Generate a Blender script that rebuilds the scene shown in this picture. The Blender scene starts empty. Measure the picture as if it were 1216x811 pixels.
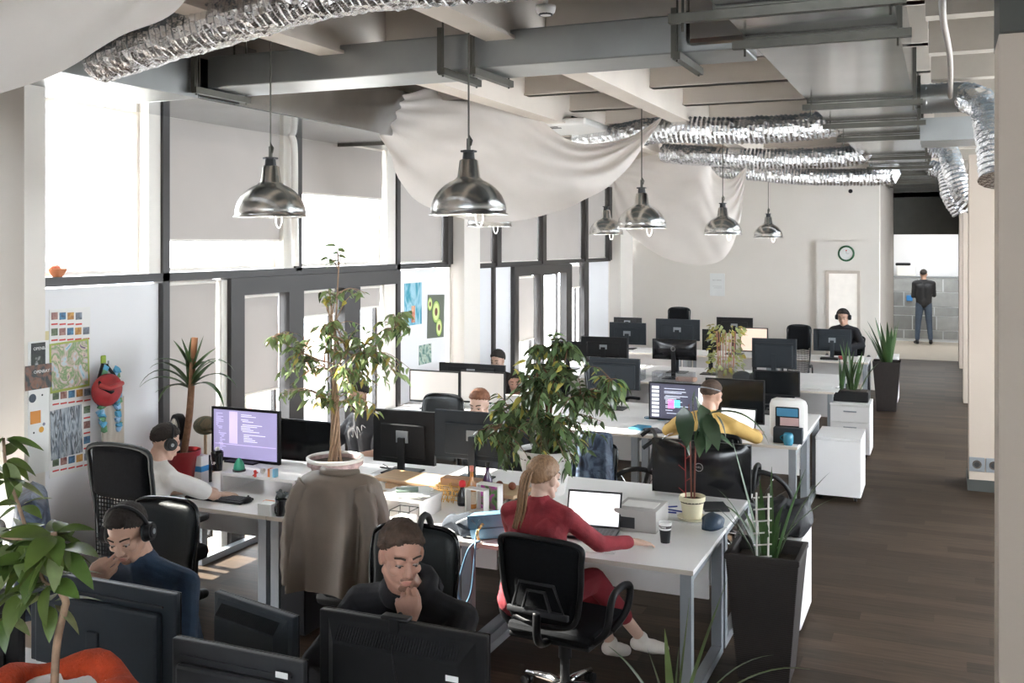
import bpy, bmesh, math, random
from mathutils import Vector, Matrix, Euler, noise
# ---------------------------------------------------------------- camera, world, sun, exposure
SC = bpy.context.scene
COL = SC.collection
PI = math.pi
F, H = 1200.0, 2.45                      # focal length in pixels, eye height in metres
TH = math.atan(514 / F)                  # the camera looks this far left of the aisle direction (+Y)
SN, CS = math.sin(TH), math.cos(TH)
cd = bpy.data.cameras.new('camera'); cam = bpy.data.objects.new('camera', cd); COL.objects.link(cam)
cam.location = (0, 0, H); cam.rotation_euler = (PI/2, 0, TH)
cd.sensor_fit = 'HORIZONTAL'; cd.sensor_width = 36; cd.lens = 36*F/1216
cd.shift_y = -(405.5-288)/1216; cd.clip_start = .05; cd.clip_end = 200
SC.camera = cam
w = bpy.data.worlds.new('sky'); SC.world = w; w.use_nodes = True
wn = w.node_tree.nodes; bg = wn['Background']
bg.inputs[0].default_value = (.93, .96, 1.0, 1); bg.inputs[1].default_value = 4.0
sd = bpy.data.lights.new('sun', 'SUN'); sun = bpy.data.objects.new('sun', sd); COL.objects.link(sun)
sd.energy = 9; sd.angle = math.radians(.6); sd.color = (1, .93, .82)
sun.rotation_euler = Vector((.79, -.03, -.61)).to_track_quat('-Z', 'Y').to_euler()
sun.location = (-12, 10, 9)
vs = SC.view_settings
vs.view_transform = 'Standard'; vs.look = 'None'; vs.exposure = 2.25; vs.gamma = 1; vs.use_curve_mapping = False
rng = random.Random(11)

def at(px, py, h):
    Z = F*(H-h)/(py-288); X = (px-608)*Z/F
    return Vector((X*CS-Z*SN, X*SN+Z*CS, h))
def aty(px, py, y):
    k = (px-608)/F; Z = y/(k*SN+CS)
    return Vector((Z*(k*CS-SN), y, H-(py-288)*Z/F))
def atx(px, py, x):
    k = (px-608)/F; Z = x/(k*CS-SN)
    return Vector((x, Z*(k*SN+CS), H-(py-288)*Z/F))

# ---------------------------------------------------------------- materials
MATS = {}
def mat(name, col, rough=.5, metal=0., var=.06, scale=6., bump=0., bscale=40., emit=0., trans=0., coat=0., orand=0., alpha=1., spec=.5, stretch=None):
    if name in MATS: return MATS[name]
    m = bpy.data.materials.new(name); m.use_nodes = True; MATS[name] = m
    nt = m.node_tree; N = nt.nodes; L = nt.links; b = N['Principled BSDF']; out = N['Material Output']
    m.diffuse_color = (*col, 1)
    tc = N.new('ShaderNodeTexCoord'); src = tc.outputs['Object']
    if stretch:
        mp = N.new('ShaderNodeMapping'); mp.inputs['Scale'].default_value = stretch; L.new(src, mp.inputs[0]); src = mp.outputs[0]
    nz = N.new('ShaderNodeTexNoise'); nz.inputs['Scale'].default_value = scale; nz.inputs['Detail'].default_value = 3
    L.new(src, nz.inputs['Vector'])
    mx = N.new('ShaderNodeMix'); mx.data_type = 'RGBA'
    lo = [max(0, c*(1-var*2)) for c in col]; hi = [min(1, c*(1+var*2)) for c in col]
    mx.inputs[6].default_value = (*lo, 1); mx.inputs[7].default_value = (*hi, 1)
    L.new(nz.outputs[0], mx.inputs[0]); csrc = mx.outputs[2]
    if orand:
        oi = N.new('ShaderNodeObjectInfo'); hs = N.new('ShaderNodeHueSaturation')
        mr = N.new('ShaderNodeMapRange'); mr.inputs[3].default_value = 1-orand; mr.inputs[4].default_value = 1+orand
        L.new(oi.outputs['Random'], mr.inputs[0]); L.new(mr.outputs[0], hs.inputs['Value'])
        mh = N.new('ShaderNodeMapRange'); mh.inputs[3].default_value = .5-orand*.06; mh.inputs[4].default_value = .5+orand*.06
        mm = N.new('ShaderNodeMath'); mm.operation = 'FRACT'; m2 = N.new('ShaderNodeMath'); m2.operation = 'MULTIPLY'; m2.inputs[1].default_value = 7.3
        L.new(oi.outputs['Random'], m2.inputs[0]); L.new(m2.outputs[0], mm.inputs[0]); L.new(mm.outputs[0], mh.inputs[0]); L.new(mh.outputs[0], hs.inputs['Hue'])
        L.new(csrc, hs.inputs['Color']); csrc = hs.outputs[0]
    L.new(csrc, b.inputs['Base Color'])
    b.inputs['Roughness'].default_value = rough; b.inputs['Metallic'].default_value = metal
    b.inputs['Specular IOR Level'].default_value = spec
    if coat: b.inputs['Coat Weight'].default_value = coat
    if bump:
        n2 = N.new('ShaderNodeTexNoise'); n2.inputs['Scale'].default_value = bscale; n2.inputs['Detail'].default_value = 4
        bp = N.new('ShaderNodeBump'); bp.inputs['Strength'].default_value = bump; bp.inputs['Distance'].default_value = .01
        L.new(src, n2.inputs['Vector']); L.new(n2.outputs[0], bp.inputs['Height']); L.new(bp.outputs[0], b.inputs['Normal'])
    if emit:
        L.new(csrc, b.inputs['Emission Color']); b.inputs['Emission Strength'].default_value = emit
    if trans:
        t = N.new('ShaderNodeBsdfTranslucent'); L.new(csrc, t.inputs[0]); ms = N.new('ShaderNodeMixShader'); ms.inputs[0].default_value = trans
        L.new(b.outputs[0], ms.inputs[1]); L.new(t.outputs[0], ms.inputs[2]); L.new(ms.outputs[0], out.inputs[0])
    return m

def glassmat(name, tint=(1, 1, 1), refl=.08):
    if name in MATS: return MATS[name]
    m = bpy.data.materials.new(name); m.use_nodes = True; MATS[name] = m
    nt = m.node_tree; N = nt.nodes; L = nt.links; N.remove(N['Principled BSDF'])
    t = N.new('ShaderNodeBsdfTransparent'); t.inputs[0].default_value = (*tint, 1)
    g = N.new('ShaderNodeBsdfGlossy'); g.inputs['Roughness'].default_value = .03
    nz = N.new('ShaderNodeTexNoise'); nz.inputs['Scale'].default_value = 3
    mr = N.new('ShaderNodeMapRange'); mr.inputs[3].default_value = refl*.7; mr.inputs[4].default_value = refl*1.3
    L.new(nz.outputs[0], mr.inputs[0])
    ms = N.new('ShaderNodeMixShader'); L.new(mr.outputs[0], ms.inputs[0])
    L.new(t.outputs[0], ms.inputs[1]); L.new(g.outputs[0], ms.inputs[2]); L.new(ms.outputs[0], N['Material Output'].inputs[0])
    return m

# ---------------------------------------------------------------- mesh builder
class MB:
    def __init__(s): s.b = bmesh.new(); s.m = Matrix.Identity(4)
    def _v(s, p): return s.b.verts.new(s.m @ Vector(p))
    def faces(s, vs, fs):
        v = [s._v(p) for p in vs]; r = []
        for f in fs:
            try: r.append(s.b.faces.new([v[i] for i in f]))
            except ValueError: pass
        return s
    def box(s, x0, x1, y0, y1, z0, z1, bev=0, rot=None):
        c = Vector(((x0+x1)/2, (y0+y1)/2, (z0+z1)/2)); h = Vector((abs(x1-x0)/2, abs(y1-y0)/2, abs(z1-z0)/2))
        M = Matrix.Translation(c) @ (rot.to_matrix().to_4x4() if rot else Matrix.Identity(4))
        r = bmesh.ops.create_cube(s.b, size=2, matrix=s.m @ M @ Matrix.Diagonal((*h, 1)))
        if bev:
            e = set()
            for v in r['verts']: e.update(v.link_edges)
            bmesh.ops.bevel(s.b, geom=list(e), offset=bev, segments=2, affect='EDGES', profile=.5)
        return s
    def boxc(s, c, size, bev=0, rot=None):
        x, y, z = c; a, b_, d = size
        return s.box(x-a/2, x+a/2, y-b_/2, y+b_/2, z-d/2, z+d/2, bev, rot)
    def cyl(s, p0, p1, r0, r1=None, seg=12, cap=True):
        r1 = r0 if r1 is None else r1
        p0 = Vector(p0); p1 = Vector(p1); d = p1-p0
        q = d.to_track_quat('Z', 'Y').to_matrix().to_4x4()
        bmesh.ops.create_cone(s.b, cap_ends=cap, segments=seg, radius1=r0, radius2=r1, depth=d.length, matrix=s.m @ Matrix.Translation((p0+p1)/2) @ q)
        return s
    def ball(s, c, r, sub=2, rot=None):
        r = (r, r, r) if not hasattr(r, '__len__') else r
        M = Matrix.Translation(c) @ (rot.to_matrix().to_4x4() if rot else Matrix.Identity(4)) @ Matrix.Diagonal((*r, 1))
        bmesh.ops.create_icosphere(s.b, subdivisions=sub, radius=1, matrix=s.m @ M); return s
    def cap(s, p0, p1, r0, r1=None, seg=14):
        r1 = r0 if r1 is None else r1
        s.ball(p0, r0); s.ball(p1, r1)
        if (Vector(p1)-Vector(p0)).length > 1e-4: s.cyl(p0, p1, r0, r1, seg)
        return s
    def lathe(s, prof, c=(0, 0, 0), seg=24, closed=False):
        c = Vector(c); rings = []
        for r, z in prof:
            rings.append([s._v(c+Vector((r*math.cos(2*PI*k/seg), r*math.sin(2*PI*k/seg), z))) for k in range(seg)])
        for a, b_ in zip(rings, rings[1:]):
            for k in range(seg):
                s.b.faces.new([a[k], a[(k+1) % seg], b_[(k+1) % seg], b_[k]])
        if not closed:
            for rg in (rings[0][::-1], rings[-1]):
                if (rg[0].co-rg[seg//2].co).length > 1e-5: s.b.faces.new(rg)
        return s
    def tube(s, pts, r, seg=8, rf=None):
        pts = [Vector(p) for p in pts]; n = len(pts); rings = []; up = None
        for i, p in enumerate(pts):
            d = (pts[min(i+1, n-1)]-pts[max(i-1, 0)]).normalized()
            if up is None: up = d.orthogonal().normalized()
            up = (up-d*up.dot(d)).normalized(); sd_ = d.cross(up)
            ring = []
            for k in range(seg):
                a = 2*PI*k/seg; rr = rf(i/(n-1), a) if rf else (r if not hasattr(r, '__len__') else r[0]+(r[1]-r[0])*i/(n-1))
                ring.append(s._v(p+(up*math.cos(a)+sd_*math.sin(a))*rr))
            rings.append(ring)
        for a, b_ in zip(rings, rings[1:]):
            for k in range(seg): s.b.faces.new([a[k], a[(k+1) % seg], b_[(k+1) % seg], b_[k]])
        s.b.faces.new(rings[0][::-1]); s.b.faces.new(rings[-1]); return s
    def grid(s, fn, nu, nv):
        v = [[s._v(fn(i/nu, j/nv)) for j in range(nv+1)] for i in range(nu+1)]
        for i in range(nu):
            for j in range(nv): s.b.faces.new([v[i][j], v[i+1][j], v[i+1][j+1], v[i][j+1]])
        return s
    def quad(s, a, b_, c, d): return s.faces([a, b_, c, d], [(0, 1, 2, 3)])
    def build(s, name, m, parent=None, smooth=False, kind=None, loc=None, label=None, solid=0):
        bmesh.ops.recalc_face_normals(s.b, faces=s.b.faces[:])
        me = bpy.data.meshes.new(name); s.b.to_mesh(me); s.b.free()
        if m: me.materials.append(m)
        if smooth:
            for p in me.polygons: p.use_smooth = True
            if smooth == 'auto': me.set_sharp_from_angle(angle=math.radians(38))
        o = bpy.data.objects.new(name, me); COL.objects.link(o)
        if parent: o.parent = parent
        if loc: o.location = loc
        if kind: o['kind'] = kind
        if label: o['label'] = label
        if solid:
            sm = o.modifiers.new('solid', 'SOLIDIFY'); sm.thickness = solid
        return o

def empty(name, loc=(0, 0, 0), rz=0, label=None, cat=None, group=None, kind=None, parent=None):
    o = bpy.data.objects.new(name, None); COL.objects.link(o); o.location = loc; o.rotation_euler = (0, 0, rz); o.empty_display_size = .1
    if parent: o.parent = parent
    return tag(o, label, cat, group, kind)
def tag(o, label=None, cat=None, group=None, kind=None):
    if label: o['label'] = label
    if cat: o['category'] = cat
    if group: o['group'] = group
    if kind: o['kind'] = kind
    return o
def copy_tree(o, parent=None):
    c = o.copy(); COL.objects.link(c)
    if parent: c.parent = parent
    for ch in list(o.children): copy_tree(ch, c)
    return c
def place(o, loc, rz=0, label=None, sc=None):
    o.location = loc; o.rotation_euler = (0, 0, rz)
    if label: o['label'] = label
    if sc: o.scale = (sc,)*3 if not hasattr(sc, '__len__') else sc
    return o
def struct(o): o['kind'] = 'structure'; return o
def catmull(P, n=12):
    P = [Vector(p) for p in P]; out = []
    for i in range(len(P)-1):
        a = P[max(i-1, 0)]; b = P[i]; c = P[i+1]; d = P[min(i+2, len(P)-1)]
        for k in range(n):
            t = k/n; out.append(.5*((2*b)+(c-a)*t+(2*a-5*b+4*c-d)*t*t+(3*b-a-3*c+d)*t**3))
    out.append(P[-1]); return out
def text(body, size, m, parent, loc, rot, name='lettering', ext=.0006, align='CENTER'):
    cu = bpy.data.curves.new(name, 'FONT'); cu.body = body; cu.size = size; cu.extrude = ext; cu.align_x = align; cu.align_y = 'CENTER'; cu.resolution_u = 2
    t = bpy.data.objects.new('tmp', cu); COL.objects.link(t); dg = bpy.context.evaluated_depsgraph_get(); dg.update()
    me = bpy.data.meshes.new_from_object(t.evaluated_get(dg)); me.materials.clear(); me.materials.append(m); bpy.data.objects.remove(t)
    me.name = name; o = bpy.data.objects.new(name, me); COL.objects.link(o); o.parent = parent; o.location = loc; o.rotation_euler = rot
    return o

M = {}
M['white'] = mat('white_paint', (.80, .78, .75), .6, var=.03, scale=2)
M['wall'] = mat('wall_paint', (.80, .75, .69), .75, var=.025, scale=1.5, bump=.05, bscale=90)
M['wallboard'] = mat('white_wall_board', (.82, .82, .84), .55, var=.02, scale=1)
M['tan'] = mat('tan_pillar_paint', (.58, .49, .41), .7, var=.03, scale=2, bump=.05)
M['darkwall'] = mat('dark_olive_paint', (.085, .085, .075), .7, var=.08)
M['frame'] = mat('dark_window_frame', (.033, .029, .028), .45, var=.08)
M['whiteframe'] = mat('white_window_frame', (.8, .76, .7), .4, var=.02)
M['blind'] = mat('roller_blind_fabric', (.45, .415, .39), .8, var=.02, scale=3, trans=.012, bump=.04, bscale=300)
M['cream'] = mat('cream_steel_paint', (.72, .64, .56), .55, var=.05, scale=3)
M['galv'] = mat('galvanised_sheet', (.42, .43, .44), .15, 1.0, var=.18, scale=2.2, bump=.045, bscale=2.2)
M['galvflat'] = mat('galvanised_duct_side', (.34, .345, .335), .38, .8, var=.1, scale=3)
M['deck'] = mat('roof_deck_metal', (.26, .29, .31), .45, .6, var=.1, scale=4)
M['strut'] = mat('strut_metal', (.10, .095, .08), .45, .7, var=.12, scale=20)
M['foil'] = mat('aluminium_foil', (.82, .83, .85), .2, 1., var=.08, scale=20, bump=.9, bscale=38)
M['black'] = mat('black_plastic', (.010, .010, .011), .45, var=.1, scale=20, spec=.28)
M['blackgloss'] = mat('black_gloss_plastic', (.012, .012, .014), .16, var=.1)
M['dark'] = mat('dark_grey_plastic', (.038, .039, .042), .45, var=.1, scale=20, spec=.3)
M['blueblack'] = mat('slate_plastic', (.024, .030, .037), .5, var=.1, scale=10, spec=.3)
M['chrome'] = mat('chrome', (.75, .75, .76), .15, 1., var=.03)
M['steelleg'] = mat('grey_steel_leg', (.30, .32, .34), .45, .3, var=.05)
M['desk'] = mat('white_laminate', (.84, .82, .81), .38, var=.02, scale=3)
M['edge'] = mat('laminate_edge', (.62, .55, .48), .5, var=.04)
M['leather'] = mat('black_leather', (.014, .018, .020), .45, var=.15, scale=9, bump=.2, bscale=120)
M['mesh'] = mat('black_mesh_fabric', (.009, .0095, .011), .85, var=.2, scale=60, spec=.12, bump=.3, bscale=200)
M['screenoff'] = mat('dark_screen_glass', (.01, .011, .012), .12, var=.2, scale=2)
M['paper'] = mat('white_paper', (.82, .82, .8), .8, var=.03)
M['cloth'] = mat('white_sail_cloth', (.76, .70, .65), .9, var=.03, scale=5, trans=.25, bump=.12, bscale=9)
M['woodlight'] = mat('light_wood', (.55, .38, .23), .5, var=.12, scale=5, stretch=(1, 8, 1))
M['soil'] = mat('potting_soil', (.05, .035, .025), .95, var=.3, scale=30, bump=.6)
# ---------------------------------------------------------------- the room
WX = -5.3; RX = .22; CEIL = 4.05; BY = 17.9
# floor: slab with plank-toned material; the nearer boards are laid one by one
def floor_material():
    m = bpy.data.materials.new('vinyl_floor'); m.use_nodes = True; nt = m.node_tree; N = nt.nodes; L = nt.links; b = N['Principled BSDF']
    tc = N.new('ShaderNodeTexCoord')
    br = N.new('ShaderNodeTexBrick'); br.inputs['Color1'].default_value = (.038, .024, .015, 1); br.inputs['Color2'].default_value = (.078, .052, .034, 1)
    br.inputs['Mortar'].default_value = (.045, .035, .028, 1); br.inputs['Scale'].default_value = 1; br.inputs['Mortar Size'].default_value = .0015
    br.inputs['Brick Width'].default_value = 1.2; br.inputs['Row Height'].default_value = .15; br.offset = .37
    L.new(tc.outputs['Object'], br.inputs['Vector'])
    mp = N.new('ShaderNodeMapping'); mp.inputs['Scale'].default_value = (1.6, 22, 1); L.new(tc.outputs['Object'], mp.inputs[0])
    nz = N.new('ShaderNodeTexNoise'); nz.inputs['Scale'].default_value = 2; nz.inputs['Detail'].default_value = 5; L.new(mp.outputs[0], nz.inputs[0])
    mx = N.new('ShaderNodeMix'); mx.data_type = 'RGBA'; mx.blend_type = 'MULTIPLY'; mx.inputs[0].default_value = .75
    cr = N.new('ShaderNodeValToRGB'); cr.color_ramp.elements[0].position = .3; cr.color_ramp.elements[0].color = (.5, .5, .5, 1); cr.color_ramp.elements[1].position = .7; cr.color_ramp.elements[1].color = (1.25, 1.2, 1.15, 1)
    L.new(nz.outputs[0], cr.inputs[0]); L.new(br.outputs[0], mx.inputs[6]); L.new(cr.outputs[0], mx.inputs[7]); L.new(mx.outputs[2], b.inputs['Base Color'])
    b.inputs['Roughness'].default_value = .55; b.inputs['Specular IOR Level'].default_value = .22; return m
def plank_material():
    m = bpy.data.materials.new('vinyl_plank'); m.use_nodes = True; nt = m.node_tree; N = nt.nodes; L = nt.links; b = N['Principled BSDF']
    tc = N.new('ShaderNodeTexCoord'); oi = N.new('ShaderNodeObjectInfo')
    mp = N.new('ShaderNodeMapping'); mp.inputs['Scale'].default_value = (1.6, 22, 1)
    ad = N.new('ShaderNodeVectorMath'); ad.operation = 'ADD'; sc = N.new('ShaderNodeVectorMath'); sc.operation = 'SCALE'; sc.inputs[0].default_value = (31, 17, 0)
    L.new(oi.outputs['Random'], sc.inputs['Scale']); L.new(tc.outputs['Object'], ad.inputs[0]); L.new(sc.outputs[0], ad.inputs[1]); L.new(ad.outputs[0], mp.inputs[0])
    nz = N.new('ShaderNodeTexNoise'); nz.inputs['Scale'].default_value = 2; nz.inputs['Detail'].default_value = 5; L.new(mp.outputs[0], nz.inputs[0])
    cr = N.new('ShaderNodeValToRGB'); cr.color_ramp.elements[0].color = (.038, .024, .015, 1); cr.color_ramp.elements[1].color = (.078, .052, .034, 1)
    e = cr.color_ramp.elements.new(.5); e.color = (.052, .036, .024, 1); L.new(oi.outputs['Random'], cr.inputs[0])
    c2 = N.new('ShaderNodeValToRGB'); c2.color_ramp.elements[0].position = .3; c2.color_ramp.elements[0].color = (.5, .5, .5, 1); c2.color_ramp.elements[1].position = .7; c2.color_ramp.elements[1].color = (1.25, 1.2, 1.15, 1)
    L.new(nz.outputs[0], c2.inputs[0]); mx = N.new('ShaderNodeMix'); mx.data_type = 'RGBA'; mx.blend_type = 'MULTIPLY'; mx.inputs[0].default_value = .75
    L.new(cr.outputs[0], mx.inputs[6]); L.new(c2.outputs[0], mx.inputs[7]); L.new(mx.outputs[2], b.inputs['Base Color']); b.inputs['Roughness'].default_value = .55; b.inputs['Specular IOR Level'].default_value = .22
    return m
fl = struct(MB().box(-5.6, 3.5, -3, 22.8, -.12, -.002).build('floor', floor_material()))
pm = plank_material()
pk = MB().box(-.5996, .5996, -.0747, .0747, -.006, 0).build('plank', pm, fl)
n = 0; proto_used = False
for r_ in range(44):
    yy = 4.3+r_*.15; x = -3.1+((r_*.37) % 1)*1.2
    while x < .9:
        if yy < 6.2 or x > -2.3:
            o = pk if not proto_used else pk.copy()
            if proto_used: COL.objects.link(o)
            proto_used = True; o.location = (x, yy, 0); n += 1
        x += 1.2
kf = struct(MB().box(-3, 3, 22.8, 29, -.12, 0).build('floor', mat('kitchen_floor', (.42, .37, .31), .4, var=.05)))

def wallbox(name, m, *a):
    return struct(MB().box(*a).build(name, m))
# window wall, built round its openings
wb = MB()
wb.box(WX-.25, WX, -3, 18.1, 3.40, CEIL+.3)
for y0, y1 in ((1.9, 2.3), (4.30, 4.72), (10.52, 11.1), (16.6, 17.45)): wb.box(WX-.2, WX, y0, y1, 0, 3.4)
wb.box(WX-.2, WX, -3, 1.9, 0, 3.4)
wb.build('wall_left', M['wall']); struct(bpy.data.objects['wall_left'])
pn = MB()
for y0, y1 in ((4.72, 5.80), (9.36, 10.44), (11.1, 12.35), (15.45, 16.6)): pn.box(WX-.10, WX-.01, y0, y1, .0, 2.15)
pn.box(WX-.10, WX-.01, 17.45, 17.9, .0, 2.2)
struct(pn.build('wall_left_panel', M['wallboard']))
trim_n = [0]
def trim(m, *boxes, name=None):
    trim_n[0] += 1; b = MB()
    for q in boxes: b.box(*q)
    return struct(b.build('trim_%d' % trim_n[0], m))
trim(M['wall'], (-5.3, -4.95, 4.31, 4.46, 0, 4.0))            # column near the camera, free of the glass
trim(M['wall'], (WX, -5.12, 10.55, 10.98, 0, 3.9))            # second column
trim(M['wall'], (WX, -5.10, 16.62, 17.35, 0, 3.9))            # third column
trim(M['frame'], (WX-.06, WX+.03, 4.72, 10.5, 2.165, 2.225), (WX-.06, WX+.03, 11.1, 16.6, 2.13, 2.19))
fr = [(WX-.06, WX+.03, y-.035, y+.035, 0, 3.4) for y in (5.84, 9.29)]
fr += [(WX-.06, WX+.03, 7.46, 7.55, 2.2, 3.4), (WX-.06, WX+.05, 10.40, 10.52, 2.2, 3.4)]
fr += [(WX-.06, WX+.05, y-.07, y+.07, 2.15, 3.4) for y in (11.85, 13.45, 15.3, 16.55)]
fr += [(WX-.06, WX+.03, y-.03, y+.03, 0, 2.15) for y in (11.75, 15.42)]
trim(M['frame'], *fr)
trim(M['frame'], (WX-.06, WX+.05, 6.55, 6.72, 0, 2.02), (WX-.06, WX+.05, 6.55, 9.25, 2.02, 2.163), (WX-.06, WX+.05, 7.33, 7.55, 0, 2.02), (WX-.06, WX+.06, 8.20, 8.48, 0, 2.019),
     (WX-.06, WX+.05, 12.35, 12.50, 0, 2.0), (WX-.06, WX+.05, 12.35, 14.6, 2.0, 2.128), (WX-.06, WX+.05, 13.28, 13.42, 0, 2.0), (WX-.06, WX+.05, 14.35, 14.6, 0, 2.0), (WX-.06, WX+.04, 15.2, 15.385, 0, 2.128))
trim(M['whiteframe'], (WX-.08, WX+.01, 5.68, 5.80, 2.22, 3.4), (WX-.08, WX+.01, 7.30, 7.45, 2.22, 3.4), (WX-.08, WX+.01, 9.08, 9.25, 2.22, 3.4), (WX-.08, WX, 4.72, 4.78, 2.22, 3.4), (WX-.08, WX+.01, 6.48, 6.55, 0, 2.15), (WX-.08, WX+.01, 9.02, 9.25, 0, 2.12))
# windows: each one a frame and a pane
glass = glassmat('window_glass', (.97, .99, 1), .06)
wins = [(2.32, 4.28, .9, 3.4),
        (4.78, 5.68, 2.23, 3.4), (5.88, 7.30, 2.23, 3.4), (7.56, 9.08, 2.23, 3.4), (9.33, 10.40, 2.23, 3.4),
        (11.1, 11.78, 2.2, 3.4), (11.93, 13.38, 2.2, 3.4), (13.53, 15.23, 2.2, 3.4), (15.37, 16.5, 2.2, 3.4), (17.45, 17.88, 2.2, 3.4),
        (5.88, 6.48, .1, 2.16), (6.74, 7.32, .1, 2.02), (7.57, 8.20, .1, 2.02), (8.50, 9.02, .1, 2.02),
        (12.52, 13.27, .1, 2.0), (13.44, 14.33, .1, 2.0), (14.62, 15.18, .1, 2.1)]
for i, (y0, y1, z0, z1) in enumerate(wins):
    e = struct(empty('window_%d' % (i+1), (WX-.1, (y0+y1)/2, z0)))
    hw = (y1-y0)/2; hh = z1-z0; t = .03
    MB().box(-.02, .02, -hw, -hw+t, 0, hh).box(-.02, .02, hw-t, hw, 0, hh).box(-.02, .02, -hw+t, hw-t, 0, t).box(-.02, .02, -hw+t, hw-t, hh-t, hh).build('window_frame', M['whiteframe'] if z0 > 2 else M['frame'], e)
    MB().box(-.004, .004, -hw+t, hw-t, t, hh-t).build('window_pane', glass, e)
# roller blinds
BL = [(2.36, 4.24, 1.0, 3.4, 'added roller blind out of view left of the near column, holding back light'),  # out of view; added to keep window light off the foreground
      (5.88, 7.44, 2.47, 3.4, 'wide white roller blind half lowered on the upper window behind the left pendant lamp'),
      (7.58, 9.05, 2.90, 3.4, 'roller blind barely lowered on the bright upper window above the near tree'),
      (9.33, 10.38, 2.24, 3.4, 'roller blind fully lowered above the two coloured posters'),
      (11.12, 11.76, 2.2, 3.4, 'narrow upper roller blind just beyond the second wall column'),
      (11.93, 13.36, 2.2, 3.4, 'closed upper roller blind seen below the hanging cloth, left of three'),
      (13.54, 15.22, 2.2, 3.4, 'closed upper roller blind seen below the hanging cloth, middle of three'),
      (15.38, 16.47, 2.2, 3.4, 'closed upper roller blind seen below the hanging cloth, right of three'),
      (17.47, 17.84, 2.2, 3.4, 'narrow roller blind in the far corner next to the back wall'),
      (5.90, 6.46, .35, 2.14, 'tall white roller blind behind the spiky potted plant'),
      (6.78, 7.28, 1.19, 2.0, 'lower roller blind of the dark door frame, right of the spiky plant'),
      (7.60, 8.16, 1.78, 2.0, 'short roller blind rolled up behind the near tree, left of the dark post'),
      (8.52, 9.00, 1.80, 2.0, 'short roller blind rolled up behind the near tree, right of the dark post'),
      (12.55, 13.22, 1.10, 1.97, 'grey roller blind half lowered in the far dark door frame'),
      (14.64, 15.16, 1.75, 2.08, 'short roller blind on the bright far window left of the end panel')]
for y0, y1, z0, z1, lab in BL:
    e = empty('roller_blind', (WX-.03, (y0+y1)/2, z1), 0, lab, 'roller blind', 'roller blinds on the window wall')
    hw = (y1-y0)/2
    MB().grid(lambda u, v: (.003*math.sin(v*9+u*3), -hw+2*hw*u, -(z1-z0)*v), 6, 8).build('blind_fabric', M['blind'], e, True)
    MB().cyl((-.01, -hw, -.0), (-.01, hw, -.0), .018, seg=10).build('blind_roller', M['whiteframe'], e)
    MB().box(-.008, .008, -hw, hw, z0-z1-.012, z0-z1+.006).build('blind_bar', M['whiteframe'], e)
# back wall, projecting pier with a door, corridor
wallbox('wall_back', M['wall'], -5.5, -1.0, BY, BY+.2, 0, CEIL+.1)
wallbox('wall_back_pier', M['wall'], -2.0, -1.0, BY-.12, BY, 0, 2.47)
dr = struct(empty('door_1', (-1.545, BY-.13, 0)))
MB().box(-.30, -.25, -.02, .02, 0, 1.98).box(.20, .25, -.02, .02, 0, 1.98).box(-.25, .20, -.02, .02, 1.93, 1.98).build('door_frame', mat('beige_frame', (.6, .52, .45), .5), dr)
MB().box(-.25, .20, -.006, .006, 0.02, 1.93).build('door_leaf', mat('glowing_door_panel', (.85, .80, .74), .4, emit=.07), dr)  # leaf glows faintly to look brighter; it is no lamp
MB().cyl((.12, -.02, 1.02), (.22, -.05, 1.02), .01).build('door_handle', M['chrome'], dr)
wallbox('wall_corridor_left', mat('shaded_corridor_paint', (.34, .30, .26), .7), -1.2, -1.0, BY+.21, 22.8, 0, CEIL+.1)  # darkened beige: the corridor shadow is put into the wall colour
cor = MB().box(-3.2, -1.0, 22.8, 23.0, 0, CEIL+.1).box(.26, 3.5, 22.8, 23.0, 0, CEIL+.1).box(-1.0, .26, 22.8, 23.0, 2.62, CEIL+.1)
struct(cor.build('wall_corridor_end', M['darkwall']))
# kitchen beyond
wallbox('wall_kitchen_back', M['wallboard'], -3, 3, 27.6, 27.8, 0, 3.4)
wallbox('wall_kitchen_left', M['wall'], -3.1, -3, 22.8, 27.8, 0, 3.4)
wallbox('wall_kitchen_right', M['wall'], .50, .6, 23.0, 27.8, 0, 3.4)
wallbox('ceiling_kitchen', M['white'], -3.1, 3, 22.8, 27.8, 3.4, 3.5)
# right side: pillars with open bays, room beyond
M['pillar'] = M['tan']
for i, (y0, y1, x1, z1) in enumerate(((4.95, 5.4, 2.2, 3.37), (10.97, 11.5, 1.3, 3.32), (16.9, 17.4, 1.2, 3.25), (21.5, 22.8, .5, 3.4))):
    trim(M['tan'], (RX+.04*(i > 1), x1, y0, y1, 0, z1))
struct(MB().box(RX-.015, RX+.5, 10.955, 11.5, 0, .11).build('baseboard_pillar', mat('dark_baseboard', (.07, .075, .07), .5)))
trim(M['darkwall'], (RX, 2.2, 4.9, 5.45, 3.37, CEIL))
b = MB().box(3.3, 3.5, -3, 22.8, 0, .9).box(3.3, 3.5, -3, 22.8, 2.9, CEIL)
for y0, y1 in ((-3, 5.6), (9.6, 10.6), (14.6, 15.6), (19.4, 22.8)): b.box(3.3, 3.5, y0, y1, .9, 2.9)
struct(b.build('wall_right', M['wall']))
b = MB().box(-5.5, 3.5, -3.2, -3, 0, 1.9).box(-5.5, 3.5, -3.2, -3, 3.3, CEIL)
for x0, x1 in ((-5.5, -2.2), (.1, .5), (2.8, 3.5)): b.box(x0, x1, -3.2, -3, 1.9, 3.3)
struct(b.build('wall_rear', M['wall']))
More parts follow.
